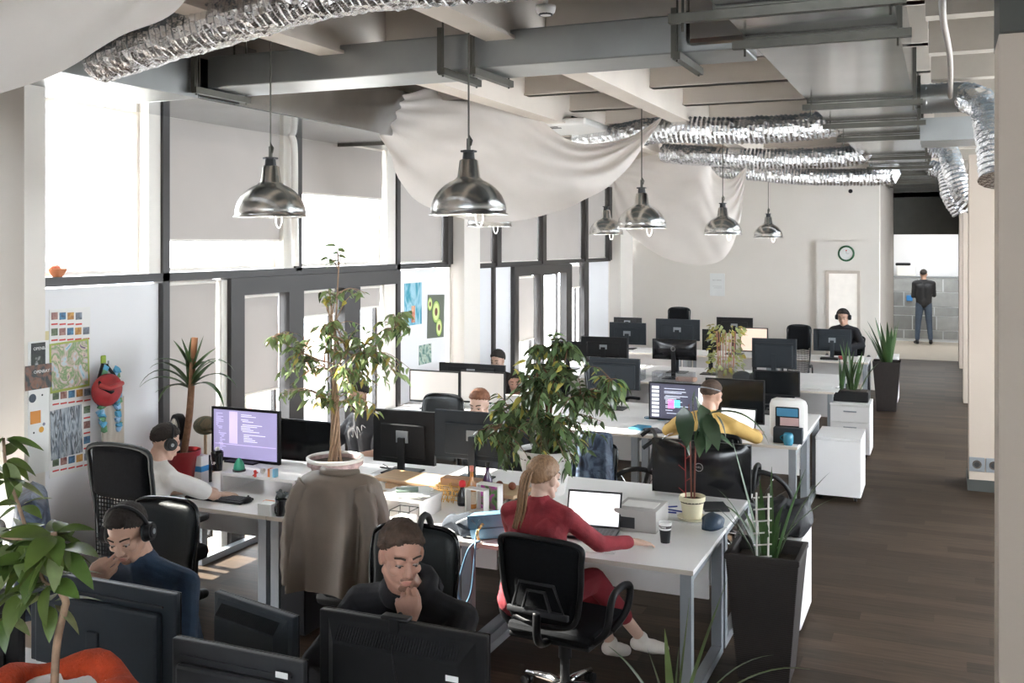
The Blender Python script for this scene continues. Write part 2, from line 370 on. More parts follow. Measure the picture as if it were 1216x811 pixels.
for i, (a0, a1, ax) in enumerate(((-2.2, .1, 0), (.5, 2.8, 0), (5.6, 9.6, 1), (10.6, 14.6, 1), (15.6, 19.4, 1))):  # windows out of view behind and right, added to let in fill light
    z0, z1 = (1.9, 3.3) if not ax else (.9, 2.9); hw = (a1-a0)/2; hh = (z1-z0)/2
    e = struct(empty('window_%d' % (30+i), (((a0+a1)/2, -3.1, (z0+z1)/2) if not ax else (3.4, (a0+a1)/2, (z0+z1)/2)), ax*PI/2))
    MB().box(-hw, -hw+.05, -.03, .03, -hh, hh).box(hw-.05, hw, -.03, .03, -hh, hh).box(-hw, hw, -.03, .03, -hh, -hh+.05).box(-hw, hw, -.03, .03, hh-.05, hh).box(-.02, .02, -.03, .03, -hh, hh).build('window_frame', M['whiteframe'], e)
    MB().box(-hw+.05, hw-.05, -.004, .004, -hh+.05, hh-.05).build('window_pane', glass, e)
# ceiling deck with ribs that run across the room
cb = MB()
y = -3.0
while y < 22.8:
    cb.faces([(-5.5, y, CEIL), (3.5, y, CEIL), (-5.5, y+.10, CEIL), (3.5, y+.10, CEIL), (-5.5, y+.13, CEIL+.07), (3.5, y+.13, CEIL+.07), (-5.5, y+.23, CEIL+.07), (3.5, y+.23, CEIL+.07), (-5.5, y+.26, CEIL), (3.5, y+.26, CEIL)],
             [(0, 1, 3, 2), (2, 3, 5, 4), (4, 5, 7, 6), (6, 7, 9, 8)]); y += .26
cb.box(-5.6, 3.6, -3.2, 22.9, CEIL+.08, CEIL+.3)
struct(cb.build('ceiling', M['deck']))
def ibeam_x(y, x0, x1, z0, z1, w=.13):
    return ((x0, x1, y-w/2, y+w/2, z0, z0+.018), (x0, x1, y-w/2, y+w/2, z1-.018, z1), (x0, x1, y-.05, y+.05, z0, z1))
for y in (3.2, 4.3, 5.85, 7.1, 8.25, 9.4, 10.55, 11.7, 12.85, 14.0, 15.15, 16.3, 17.45):
    trim(M['cream'], *ibeam_x(y, -5.3, -.1 if y < 18 else 3, 3.74, CEIL, .14))
for x in (-3.45, -2.32):
    trim(M['cream'], (x-.09, x+.09, 1.0, BY, 3.60, 3.62), (x-.06, x+.06, 1.0, BY, 3.6, CEIL), (x-.09, x+.09, 1.0, BY, CEIL-.02, CEIL))
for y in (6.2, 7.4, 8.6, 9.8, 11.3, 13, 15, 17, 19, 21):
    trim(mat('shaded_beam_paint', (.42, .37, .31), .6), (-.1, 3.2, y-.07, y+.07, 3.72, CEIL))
# ---------------------------------------------------------------- ducts
def duct_label(o, lab): return tag(o, lab, 'air duct')
e = empty('ventilation_duct', (-.545, 0, 3.45), 0, 'main galvanised air duct running down the aisle ceiling', 'air duct')
ys = [1.2, 2.9, 4.3, 5.0, 7.5, 8.8, 10.0, 12.4, 14, 15.5, 17.5, 19.5, 21.2]
ye = [6.7, 8.1]
for a, b_ in zip(ys, ys[1:]):
    sh = 0 if a < 12 else .0
    MB().box(-.345, .345, a+.004, b_-.004, 0, .34).build('duct_section', M['galv'], e)
    MB().box(-.365, .365, b_-.007, b_+.007, -.006, .35).build('duct_flange', M['strut'], e)
e = empty('ventilation_duct', (0, 5.25, 3.45), 0, 'flat galvanised duct crossing the room above the two near pendant lamps', 'air duct')
MB().box(-4.4, -.95, 0, .40, 0, .205, .008).build('duct_section', M['galvflat'], e)
MB().box(-1.25, -.89, -.05, .45, 0.03, .30, .03).build('duct_collar', M['galv'], e)
e = empty('ventilation_duct', (-4.85, 0, 3.38), 0, 'deep galvanised duct along the top of the window wall', 'air duct')
for a, b_ in ((2.6, 5.2), (5.21, 8.2)): MB().box(-.44, .42, a, b_, 0, .42, .006).build('duct_section', M['galvflat' if a < 3 else 'galv'], e)
MB().box(-.44, .36, 8.2, 9.0, .02, .40).build('duct_end', M['galvflat'], e)
MB().box(-.46, .44, 8.18, 8.22, -.02, .44).build('duct_flange', M['strut'], e)
def flex(pts, r, lab, name='flexible_duct', m=None, seed=0, wr=.045):
    P = catmull(pts, 10); L_ = sum((P[i+1]-P[i]).length for i in range(len(P)-1)); n_ = int(L_/(wr*.5))
    # resample
    acc = [0]
    for i in range(len(P)-1): acc.append(acc[-1]+(P[i+1]-P[i]).length)
    Q = []; j = 0
    for k in range(n_+1):
        d = L_*k/n_
        while j < len(P)-2 and acc[j+1] < d: j += 1
        t = (d-acc[j])/max(1e-6, acc[j+1]-acc[j]); Q.append(P[j].lerp(P[j+1], min(1, t)))
    rr = random.Random(seed); jit = [rr.uniform(-.5, .5) for _ in range(n_+1)]
    o = MB().tube(Q, r, 26, rf=lambda t, a: r*(1+.045*math.cos(PI*round(t*n_))+.10*noise.noise(Vector((math.cos(a)*3, math.sin(a)*3, t*n_*.35+seed*9)))+.015*jit[round(t*n_)])).build(name, M['foil'], None, False)
    return tag(o, lab, 'air duct', 'silver flexible ducts')
flex([aty(120, 72, 4.3), aty(200, 45, 4.2), aty(290, 18, 4.1), aty(380, -8, 4.0), aty(470, -22, 3.9), aty(700, -45, 3.7)], .12, 'silver flexible duct high over the left windows, behind the large near cloth', seed=1)
flex([aty(690, 165, 10.2), aty(730, 163, 9.9), aty(780, 155, 9.6), aty(860, 155, 9.6), aty(930, 153, 9.6), aty(985, 147, 9.6), (-.9, 9.6, 3.58)], .125, 'silver flexible duct nearest of those joining the main duct from the left', seed=2)
flex([aty(790, 182, 12.6), aty(850, 186, 12.3), aty(930, 189, 12.3), aty(1016, 184, 12.3), (-.9, 12.3, 3.55)], .12, 'middle of the three silver flexible ducts joining the main duct from the left', seed=3)
flex([aty(820, 200, 15.3), aty(885, 204, 15.1), aty(960, 210, 15.1), aty(1056, 209, 15.1), (-.9, 15.1, 3.5)], .12, 'farthest of the three silver flexible ducts joining the main duct from the left', seed=4)
flex([(-.15, 8.9, 3.62), (.12, 8.9, 3.62), (.28, 8.6, 3.50), (.32, 8.3, 3.25), (.34, 8.1, 2.9)], .115, 'silver flexible duct bending down beside the near right pillar', seed=5)
flex([(-.26, 13.2, 3.6), (.02, 13.2, 3.55), (.09, 12.9, 3.3), (.20, 12.8, 3.0), (.35, 12.8, 2.85)], .12, 'silver flexible duct bending down above the second right pillar', seed=6)
flex([(-.18, 15.4, 3.5), (.0, 15.3, 3.4), (.06, 15.2, 3.1), (.2, 15.2, 2.85)], .11, 'farthest silver flexible duct bending down over the aisle', seed=7)
e = empty('duct_branch', (-.2, 8.9, 3.62), 0, 'short dark sheet-metal branch leading from main duct to the bent flexible duct', 'air duct')
MB().cyl((0, 0, 0), (.38, 0, 0), .12, seg=20).build('branch_pipe', M['galvflat'], e, 'auto'); MB().cyl((.0, 0, 0), (.02, 0, 0), .135, seg=20).build('branch_collar', M['strut'], e)
e = empty('duct_branch', (-.2, 9.9, 3.4), 0, 'dark box duct branch under the ceiling right of the main duct', 'air duct')
MB().box(0, .46, -.35, .35, -.06, .14).build('duct_section', M['galvflat'], e)
# strut rails under the main duct with threaded rods
for i, (y, x0, x1) in enumerate(((4.3, -1.10, -.14), (5.0, -.96, -.14), (7.5, -.94, -.14), (8.8, -.94, -.14), (10.0, -.94, -.14), (12.4, -.94, -.14), (14, -.94, -.14), (15.5, -.94, -.14), (17.5, -.94, -.14))):
    e = empty('strut_hanger', (0, y, 3.41), 0, ('nearest', 'second nearest', 'third', 'fourth', 'fifth', 'sixth', 'seventh', 'eighth', 'farthest')[i]+' slotted steel hanger rail across the underside of the main duct', 'duct hanger', 'hanger rails under the main duct')
    MB().box(x0, x1, -.02, .02, -.012, .028).build('rail', M['strut'], e)
    for x in (x0+.06, x1-.06): MB().cyl((x, 0, -.05), (x, 0, .64), .006, seg=6).build('rod', M['strut'], e)
for i, (x, y, z, ln, lab) in enumerate(((-1.28, 5.2, 3.43, .5, 'hanger rail at the right end of the crossing duct'), (-2.45, 5.2, 3.43, .5, 'hanger rail under the crossing duct over the middle pendant lamp'), (-2.62, 5.15, 3.43, .45, 'slimmer hanger rail left of the middle pendant lamp'), (-4.38, 5.15, 3.43, .5, 'hanger rail at the left end of the crossing duct'))):
    e = empty('strut_hanger', (x, y, z), 0, lab, 'duct hanger', 'hanger rails under the crossing duct')
    MB().box(-.02, .02, -.05, ln, -.03, .01).build('rail', M['strut'], e)
    for q in (-.03, ln-.03): MB().cyl((0, q, -.04), (0, q, .60), .006, seg=6).build('rod', M['strut'], e)
    MB().box(-.03, .0, -.045, -.015, -.02, .24).build('clamp_strip', M['strut'], e)
# pipes
tag(MB().tube(catmull([(.0, 4.3, 3.62), (-.01, 5.6, 3.62), (.03, 6.9, 3.60), (.04, 8.7, 3.60)], 8), .018, 10).build('ceiling_pipe', mat('dull_pipe_paint', (.34, .29, .25), .5), None, True), 'cream pipe running along the ceiling right of the main duct', 'pipe')
tag(MB().tube(catmull([atx(345, 160, -5.24), atx(349, 170, -5.22), atx(350, 200, -5.22), atx(350, 240, -5.22), atx(351, 316, -5.22)], 6), .03, 10).build('drain_pipe', M['whiteframe'], None, True), 'pale vertical pipe on the post right of the wide blind', 'pipe')
# ---------------------------------------------------------------- furniture builders
def desk(x0, x1, y0, y1, lab, z=.74, front=-1, grp='white office desks', modesty=True):
    # front: -1 the sitter's side is toward -Y, 1 toward +Y
    cx, cy = (x0+x1)/2, (y0+y1)/2; e = empty('office_desk', (cx, cy, 0), 0, lab, 'desk', grp)
    w, d = (x1-x0)/2-.003, (y1-y0)/2-.003
    MB().box(-w, w, -d, d, z-.025, z, .003).build('desk_top', M['desk'], e)
    fs = -1 if front < 0 else 1
    MB().box(-w, w, fs*d-.0015, fs*d+.0015, z-.0245, z-.0005).build('edge_band', M['edge'], e)
    for sx in (-1, 1):
        b = MB(); x = sx*(w-.045)
        for sy in (-1, 1): b.box(x-.03, x+.03, sy*(d-.05)-.03, sy*(d-.05)+.03, .0, z-.026)
        b.box(x-.03, x+.03, -d+.08, d-.08, .0, .05); b.box(x-.03, x+.03, -d+.08, d-.08, z-.07, z-.026)
        b.build('leg_frame', M['steelleg'], e)
    if modesty: MB().box(-w+.08, w-.08, -fs*(d-.12)-.009, -fs*(d-.12)+.009, z-.40, z-.03).build('modesty_panel', M['desk'], e)
    return e
def pedestal(x, y, w, d, h, lab, rz=0, drawers=0, wheels=True):
    e = empty('drawer_pedestal', (x, y, 0), rz, lab, 'cabinet', 'white mobile pedestals')
    z0 = .05 if wheels else 0
    MB().box(-w/2, w/2, -d/2+.02, d/2, z0, h-.022).build('body', M['white'], e)
    MB().box(-w/2-.003, w/2+.003, -d/2-.002, d/2+.003, h-.022, h, .002).build('top', M['desk'], e)
    if drawers:
        hh = (h-.03-z0)/drawers
        for k in range(drawers):
            dr = MB().box(-w/2+.003, w/2-.003, -.018, 0, 0, hh-.006, .002).build('drawer', M['desk'], e, loc=(0, -d/2+.018, z0+.004+k*hh))
            MB().box(-.07, .07, -.032, -.024, hh*.62, hh*.62+.014).box(-.07, -.06, -.03, -.017, hh*.62, hh*.62+.014).box(.06, .07, -.03, -.017, hh*.62, hh*.62+.014).build('handle', M['steelleg'], dr)
    else:
        MB().box(-w/2+.002, w/2-.002, -d/2, -d/2+.018, z0, h-.026, .002).build('front_panel', M['desk'], e)
    if wheels:
        for sx in (-1, 1):
            for sy in (-1, 1): MB().cyl((sx*(w/2-.05)-.012, sy*(d/2-.06), .024), (sx*(w/2-.05)+.012, sy*(d/2-.06), .024), .024, seg=12).box(sx*(w/2-.05)-.016, sx*(w/2-.05)+.016, sy*(d/2-.06)-.012, sy*(d/2-.06)+.012, .03, .052).build('caster', M['black'], e, 'auto')
    return e
def code_lines(b, w, h, seed, x0=-.5, x1=.5, z0=0, z1=1, dens=.5, th=.006, ind=3):
    rr = random.Random(seed); z = z1*h-.02; cur = 0
    while z > z0*h+.015:
        if rr.random() < .85:
            cur = max(0, min(5, cur+rr.choice((-1, 0, 0, 1)))); xs = x0*w+.01+cur*.012; ln = rr.uniform(.1, dens)*(x1-x0)*w
            b.quad((xs, 0, z), (min(xs+ln, x1*w-.01), 0, z), (min(xs+ln, x1*w-.01), 0, z+th*.6), (xs, 0, z+th*.6))
        z -= th*1.7
EM = lambda n, c, s: mat(n, c, .4, emit=s/3.4, var=.03)
def monitor(x, y, w, h, top, lab, rz=0, scr='off', z=.74, tilt=0, logo=None, style=0, sticker=None, m=None, grp='computer monitors', stand=True):
    e = empty('computer_monitor', (x, y, z), rz, lab, 'monitor', grp); m = m or M['black']
    zb = top-z-h
    T = Euler((tilt, 0, 0))
    def P(mb): mb.m = Matrix.Translation((0, 0, zb)) @ T.to_matrix().to_4x4(); return mb
    P(MB()).box(-w/2, w/2, -.012, .014, 0, h, .005).build('housing', m, e)
    bz = .012 if style != 2 else .018
    P(MB()).box(-w/2, -w/2+bz, -.016, -.012, 0, h).box(w/2-bz, w/2, -.016, -.012, 0, h).box(-w/2+bz, w/2-bz, -.016, -.012, 0, bz*1.5).box(-w/2+bz, w/2-bz, -.016, -.012, h-bz, h).build('bezel', M['black'], e)
    sw, sh = w-2*bz, h-2.5*bz
    base = {'off': M['screenoff'], 'code': EM('violet_editor_screen', (.30, .27, .46), .75), 'white': EM('white_screen', (.36, .33, .30), .35), 'dark': EM('dark_editor_screen', (.05, .05, .075), 1),
            'pink': EM('peach_screen', (.75, .52, .42), .7), 'page': EM('white_page_screen', (.95, .95, .96), 1.0)}[scr]
    s = P(MB()).quad((-sw/2, -.0135, bz*1.5), (sw/2, -.0135, bz*1.5), (sw/2, -.0135, h-bz), (-sw/2, -.0135, h-bz)).build('screen', base, e)
    def sub(fn, mm, nm='text_lines'):
        q = MB(); q.m = Matrix.Translation((0, 0, zb)) @ T.to_matrix().to_4x4() @ Matrix.Translation((0, -.0142, bz*1.5)); fn(q); q.build(nm, mm, s)
    if scr == 'code':
        sub(lambda q: code_lines(q, sw, sh, 3, -.08, .5, .30, .97, .6, .007), EM('pale_code', (.72, .70, .86), 1))
        sub(lambda q: code_lines(q, sw, sh, 4, -.48, -.28, .1, .97, .7, .007), EM('lilac_code', (.55, .50, .75), 1))
        sub(lambda q: q.box(-.25*sw, -.12*sw, 0, .0004, .3*sh, .97*sh).box(-.48*sw, .48*sw, 0, .0004, .27*sh, .285*sh), EM('lilac_panel', (.50, .42, .68), 1), 'panel')
    if scr == 'dark':
        sub(lambda q: [q.box(-.47*sw, -.35*sw, 0, .0004, sh*(.04+k*.115), sh*(.12+k*.115)) for k in range(8)], EM('thumb_strip', (.55, .56, .6), 1), 'thumbnail')
        sub(lambda q: q.box(.30*sw, .5*sw, 0, .0004, .1*sh, .93*sh), EM('white_page', (.9, .9, .9), 1), 'page')
        sub(lambda q: q.box(-.2*sw, -.10*sw, 0, .0006, .3*sh, .55*sh), EM('pink_block', (.75, .15, .35), 1), 'code_block')
        sub(lambda q: q.box(-.10*sw, .0*sw, 0, .0006, .33*sh, .55*sh), EM('teal_block', (.1, .45, .5), 1), 'code_block')
        sub(lambda q: code_lines(q, sw, sh, 5, -.28, .24, .1, .92, .8, .008), EM('pale_code2', (.6, .65, .75), 1))
    if scr == 'page':
        sub(lambda q: code_lines(q, sw, sh, 8, -.4, .4, .1, .9, .8, .006), EM('grey_text', (.6, .6, .65), 1))
    # back
    if style == 0:
        P(MB()).box(-w*.36, w*.36, .014, .032, h*.10, h*.74, .008).build('rear_cover', m, e)
        P(MB()).box(-.05, .05, .032, .038, h*.40, h*.62).build('mount_plate', M['steelleg'], e)
    elif style == 1:      # framed thick back with vent slots
        P(MB()).faces([(-w*.44, .014, h*.06), (w*.44, .014, h*.06), (w*.44, .014, h*.94), (-w*.44, .014, h*.94), (-w*.37, .055, h*.10), (w*.37, .055, h*.10), (w*.37, .055, h*.76), (-w*.37, .055, h*.76)],
                      [(0, 1, 5, 4), (1, 2, 6, 5), (2, 3, 7, 6), (3, 0, 4, 7), (4, 5, 6, 7)]).build('rear_cover', m, e)
        v = P(MB())
        for k in range(44):
            xx = -w*.36+k*w*.72/43; v.faces([(xx, .0215, h*.905), (xx+.003, .0215, h*.905), (xx+.003, .050, h*.785), (xx, .050, h*.785), (xx, .025, h*.905), (xx+.003, .025, h*.905), (xx+.003, .054, h*.785), (xx, .054, h*.785)], [(4, 5, 6, 7), (0, 3, 7, 4), (1, 2, 6, 5)])
        v.build('vent_ribs', M['black'], e)
    elif style == 2:
        P(MB()).box(-w*.42, w*.42, .014, .05, h*.04, h*.80, .012).build('rear_cover', m, e)
        P(MB()).box(-w*.42, w*.42, .012, .022, h*.84, h*.86).build('rear_groove', M['dark'], e)
    elif style == 3:      # glossy curved back
        P(MB()).grid(lambda u, v: (-w/2+w*u, .014+.045*math.sin(PI*u)**.6*math.sin(PI*v)**.5, h*v), 20, 12).build('rear_cover', M['blackgloss'], e, True)
    if logo:

        mb = P(MB()); zc = h*.55; yb = {0: .039, 1: .056, 2: .051, 3: .062}[style]
        mb.m = mb.m @ Matrix.Translation((0, yb, zc)) @ Matrix.Rotation(PI/2, 4, 'X')
        mb.lathe([(.024, -.001), (.028, -.001), (.028, .001), (.024, .001), (.024, -.001)], seg=24, closed=True)
        lg = mb.build('logo_ring', M['chrome'], e)
        text('DELL', .017, M['chrome'], e, (0, yb+.002, zb+zc), (PI/2, 0, PI))
    if sticker:
        sx, sz = sticker; yb = {0: .015, 1: .0565, 2: .052, 3: .05}[style]
        P(MB()).box(sx*w-.022, sx*w+.022, yb, yb+.0008, sz*h, sz*h+.018).build('sticker', M['paper'], e)
    if stand:
        MB().box(-.028, .028, .035, .06, .01, zb+h*.5, .004).build('stand_column', m, e)
        MB().box(-.13, .13, -.09, .13, 0, .012, .005).build('stand_base', m, e)
    return e
def monpx(p0, p1, pt, pb, y, lab, back=False, **k):
    a = aty(p0, pt, y); b = aty(p1, pb, y); c = aty((p0+p1)/2, pt, y); d = aty((p0+p1)/2, pb, y)
    wv = abs(b.x-a.x); hv = c.z-d.z
    return monitor((a.x+b.x)/2, y, wv, hv, c.z, lab, PI if back else 0, **k)
def laptop(x, y, w, lab, rz=0, scr='page', z=.74, open_=1.9, m=None, group='open laptops'):
    e = empty('laptop', (x, y, z), rz, lab, 'laptop', group); d = w*.68; m = m or M['dark']
    MB().box(-w/2, w/2, -d, 0, .004, .018, .004).build('base', m, e)
    kb = MB()
    for r_ in range(5):
        for c in range(13): kb.box(-w*.44+c*w*.068, -w*.44+c*w*.068+w*.056, -d*.16-r_*d*.1-d*.08, -d*.16-r_*d*.1, .018, .0195)
    kb.build('keys', M['black'], e); MB().box(-w*.16, w*.16, -d*.95, -d*.70, .018, .0185).build('touchpad', M['steelleg'], e)
    q = MB(); q.m = Matrix.Translation((0, 0, .018)) @ Matrix.Rotation(-(open_-PI/2), 4, 'X')
    q.box(-w/2, w/2, 0, .007, 0, w*.64, .003); l = q.build('lid', m, e)
    q = MB(); q.m = Matrix.Translation((0, 0, .018)) @ Matrix.Rotation(-(open_-PI/2), 4, 'X')
    q.box(-w*.465, w*.465, -.001, 0, w*.03, w*.60); s = q.build('screen', EM('white_page_screen', (.95, .95, .96), 1.0), l)
    q = MB(); q.m = Matrix.Translation((0, 0, .018)) @ Matrix.Rotation(-(open_-PI/2), 4, 'X') @ Matrix.Translation((0, -.0016, w*.03))
    q.box(-w*.465, w*.465, 0, .0003, 0, w*.04); code_lines(q, w, w*.5, 12, -.40, .40, .15, .97, .9, .006); q.build('screen_text', EM('grey_text2', (.72, .74, .8), .9), l)
    return e
def star_base(e, m, cas=M['black'], r=.31, hub=.10, top=.42, mm=None):
    MB().cyl((0, 0, .06), (0, 0, top), .026, seg=16).cyl((0, 0, .06), (0, 0, .12), .04, seg=16).cyl((0, 0, top-.16), (0, 0, top), .036, seg=16).build('gas_lift', M['black'], e, 'auto')
    for k in range(5):
        a = 2*PI*k/5+.3; c, s = math.cos(a), math.sin(a)
        MB().tube([(0, 0, .10), (c*.1, s*.1, .105), (c*.2, s*.2, .09), (c*r, s*r, .068)], [.026, .016], 10).build('base_arm', m, e, True)
        cs = MB()
        for q in (-.016, .016): cs.cyl((c*r-s*q-s*.009, s*r+c*q+c*.009, .027), (c*r-s*q+s*.009, s*r+c*q-c*.009, .027), .027, seg=14)
        cs.cyl((c*r, s*r, .03), (c*r, s*r, .07), .010, seg=8).build('caster', cas, e, 'auto')
def curved_pad(w0, w1, z0, z1, y, curve, th, lean=0., roundness=.06):
    # a rounded chair back panel
    mb = MB(); nu, nv = 14, 12
    def fn(side):
        def f(u, v):
            t = v; w = (w0+(w1-w0)*t)/2; cz = z0+(z1-z0)*t
            k = min(1, min(t*(z1-z0), (1-t)*(z1-z0))/roundness); ww = w-roundness*(1-math.sqrt(max(0, 1-(1-k)**2)))
            x = (u*2-1)*ww; edge = min(1, (1-abs(u*2-1))*ww/.03, t*(z1-z0)/.03+.0, (1-t)*(z1-z0)/.03)
            yy = y-curve*(1-(x/(max(w0, w1)/2))**2)-lean*(cz-z0)
            return (x, yy+side*th/2*math.sqrt(max(0, edge)), cz)
        return f
    mb.grid(fn(1), nu, nv); mb.grid(fn(-1), nu, nv)
    bmesh.ops.remove_doubles(mb.b, verts=mb.b.verts[:], dist=.0008)
    return mb
def exec_chair(lab, style='leather', top=1.2, group='high-backed office chairs', detail=True):
    e = empty('office_chair', (0, 0, 0), 0, lab, 'chair', group)
    star_base(e, M['black'])
    MB().box(-.26, .26, -.24, .26, .42, .51, .04).build('seat', M['leather'] if style == 'leather' else M['mesh'], e, 'auto')
    if style == 'leather':
        curved_pad(.46, .52, .50, top, -.27, .03, .07, .10, .09).build('backrest', M['leather'], e, True)
        q = curved_pad(.36, .40, top-.30, top-.05, -.325, .03, .05, .10, .05); q.build('head_panel', M['leather'], e, True)
        MB().tube(catmull([(-.225, -.26, .5), (-.243, -.295, .8), (-.250, -.325, top-.11), (-.20, -.34, top-.018), (0, -.368, top-.006), (.20, -.34, top-.018), (.250, -.325, top-.11), (.243, -.295, .8), (.225, -.26, .5)], 6), .014, 6).build('piping', M['blackgloss'], e, True)
    else:
        MB().tube(catmull([(-.19, -.25, .50), (-.24, -.26, .75), (-.255, -.30, top-.12), (-.21, -.32, top-.01), (.21, -.32, top-.01), (.255, -.30, top-.12), (.24, -.26, .75), (.19, -.25, .50), (-.19, -.25, .5)], 8), .016, 8).build('back_frame', M['leather'], e, True)
        curved_pad(.49, .47, top-.28, top+.01, -.28, .03, .06, .06, .05).build('head_panel', M['mesh'], e, True)
        q = MB()
        for k in range(16):
            zz = .52+k*(top-.80)/15; q.tube([(-.235, -.26, zz), (-.1, -.285, zz+.006), (.1, -.285, zz-.006), (.235, -.26, zz)], .004, 4)
        for k in range(19):
            xx = -.225+k*.45/18; q.tube([(xx, -.272-.01*math.cos(xx*6), .52), (xx+.006, -.29, .7), (xx, -.285, top-.27)], .004, 4)
        q.build('back_mesh', M['mesh'], e)
    for s in (-1, 1):
        MB().tube(catmull([(s*.25, -.12, .46), (s*.31, -.10, .50), (s*.32, -.05, .66), (s*.31, .16, .68)], 6), .018, 8).build('armrest', M['black'], e, True)
    return e
def task_chair(lab, group='task chairs'):
    e = empty('task_chair', (0, 0, 0), 0, lab, 'chair', group)
    star_base(e, M['chrome'])
    MB().box(-.25, .25, -.22, .27, .43, .50, .035).build('seat', M['mesh'], e, 'auto')
    MB().box(-.24, .24, -.20, .24, .405, .435, .01).build('seat_pan', M['black'], e)
    fr = catmull([(-.17, -.26, .56), (-.22, -.27, .70), (-.235, -.28, .90), (-.22, -.285, 1.0), (0, -.31, 1.02), (.22, -.285, 1.0), (.235, -.28, .90), (.22, -.27, .70), (.17, -.26, .56), (0, -.29, .54), (-.17, -.26, .56)], 8)
    MB().tube(fr, .016, 8).build('back_frame', M['black'], e, True)
    MB().grid(lambda u, v: ((u*2-1)*(.17+.055*min(1, v*2)), -.265-.03*(1-(u*2-1)**2)-.015*v, .56+.45*v), 12, 10).build('back_mesh', M['mesh'], e, True, solid=.004)
    lb = MB()
    for pts in ([(-.15, -.31, .63), (-.10, -.325, .78), (.10, -.325, .78), (.15, -.31, .63), (-.15, -.31, .63)], [(-.08, -.325, .64), (-.05, -.33, .74), (.05, -.33, .74), (.08, -.325, .64)]): lb.tube(pts, .010, 6)
    lb.box(-.18, .18, -.325, -.30, .60, .635, .008).build('lumbar_support', M['dark'], e, 'auto')
    MB().tube(catmull([(0, -.05, .42), (0, -.26, .43), (0, -.32, .50), (0, -.32, .62)], 6), .022, 8).build('back_bracket', M['black'], e, True)
    for s in (-1, 1):
        MB().tube(catmull([(s*.24, -.14, .44), (s*.31, -.14, .52), (s*.325, -.10, .68), (s*.32, .02, .71), (s*.32, .14, .68), (s*.31, .12, .55), (s*.25, .06, .44)], 7), .020, 8).build('armrest', M['black'], e, True)
    return e
def keyboard(x, y, lab, w=.44, rz=0, z=.74):
    e = empty('keyboard', (x, y, z), rz, lab, 'keyboard', 'keyboards on the desks'); MB().box(-w/2, w/2, -.07, .07, .0, .016, .004).build('case', M['black'], e)
    k = MB()
    for r_ in range(5):
        for c in range(int(w/.0195)-1): k.box(-w/2+.012+c*.0195, -w/2+.012+c*.0195+.016, .04-r_*.022, .058-r_*.022, .016, .021)
    k.build('keys', M['dark'], e); return e
def mouse(x, y, lab, rz=0, z=.74):
    e = empty('computer_mouse', (x, y, z), rz, lab, 'mouse', 'computer mice'); b = MB().ball((0, 0, .006), (.031, .055, .028), 3)
    bmesh.ops.bisect_plane(b.b, geom=b.b.verts[:]+b.b.edges[:]+b.b.faces[:], plane_co=(0, 0, 0), plane_no=(0, 0, 1), clear_inner=True)
    b.build('shell', M['black'], e, True); MB().cyl((-.004, .022, .031), (.004, .022, .031), .008, seg=10).build('wheel', M['dark'], e); return e

# ---------------------------------------------------------------- desks in five rows
desk(-5.25, -3.90, 5.20, 6.08, 'white desk at the left window end of the near desk island, front side'); desk(-3.90, -2.57, 5.20, 6.08, 'white near-side desk behind the jacket-covered chair, crowded with bottles and frames'); desk(-2.57, -1.20, 5.20, 6.08, 'white desk in front of the woman in red with a potted plant and paper cup')
for a, b_, l in ((-5.25, -3.90, 'white desk behind the violet-screen monitor at the window'), (-3.90, -2.57, 'white desk under the two black monitors seen from behind'), (-2.57, -1.20, 'white desk under the large black curved monitor with round logo')): desk(a, b_, 6.09, 6.97, l, front=1)
for a, b_, l in ((-5.25, -3.88, 'white desk under two pale screens near the far window'), (-3.88, -2.50, 'white desk behind the leafy indoor tree'), (-2.50, -1.13, 'white desk where the man in the yellow shirt sits')): desk(a, b_, 8.70, 9.57, l)
for a, b_, l in ((-5.25, -3.88, 'white desk on the far side behind two pale screens'), (-3.88, -2.50, 'white desk on the far side left of the code screen'), (-2.50, -1.13, 'white desk on the far side carrying the white rounded stand')): desk(a, b_, 9.58, 10.45, l, front=1)
for a, b_, l in ((-5.25, -3.88, 'white desk of the middle far row by the windows'), (-3.88, -2.50, 'white desk of the middle far row under the round-logo computer'), (-2.50, -1.16, 'white desk of the middle far row with papers at the aisle')): desk(a, b_, 12.05, 12.86, l)
for a, b_, l in ((-5.25, -3.88, 'white desk behind the middle far row by the windows'), (-3.88, -2.50, 'white desk behind the round-logo computer'), (-2.50, -1.16, 'white desk behind the papers at the aisle')): desk(a, b_, 12.87, 13.7, l, front=1)
for a, b_, l in ((-5.0, -3.70, 'white desk of the last row by the far column'), (-3.70, -2.35, 'white desk of the last row before the bare wall'), (-2.35, -1.0, 'white desk of the last row where the man with headphones sits')): desk(a, b_, 15.2, 16.0, l)
for a, b_, l in ((-4.45, -2.95, 'white desk close to the camera under the two left black monitors'), (-2.95, -1.35, 'white desk close to the camera in front of the man in the black hoodie')): desk(a, b_, 2.27, 3.12, l, front=1)
pedestal(-.93, 10.3, .41, .6, .60, 'plain white rolling cabinet standing free in the aisle')
pedestal(-.99, 12.30, .43, .5, .62, 'white rolling drawer unit with grey handles and a planter box on top', drawers=3)
pedestal(-.80, 16.5, .30, .6, .72, 'narrow white rolling cabinet beyond the dark tall planter')
pedestal(-1.02, 6.72, .40, .55, .60, 'white cabinet behind the tall wicker planter')
pedestal(-2.20, 8.95, .42, .4, .62, 'grey drawer unit under the desk left of the man in yellow', drawers=3)
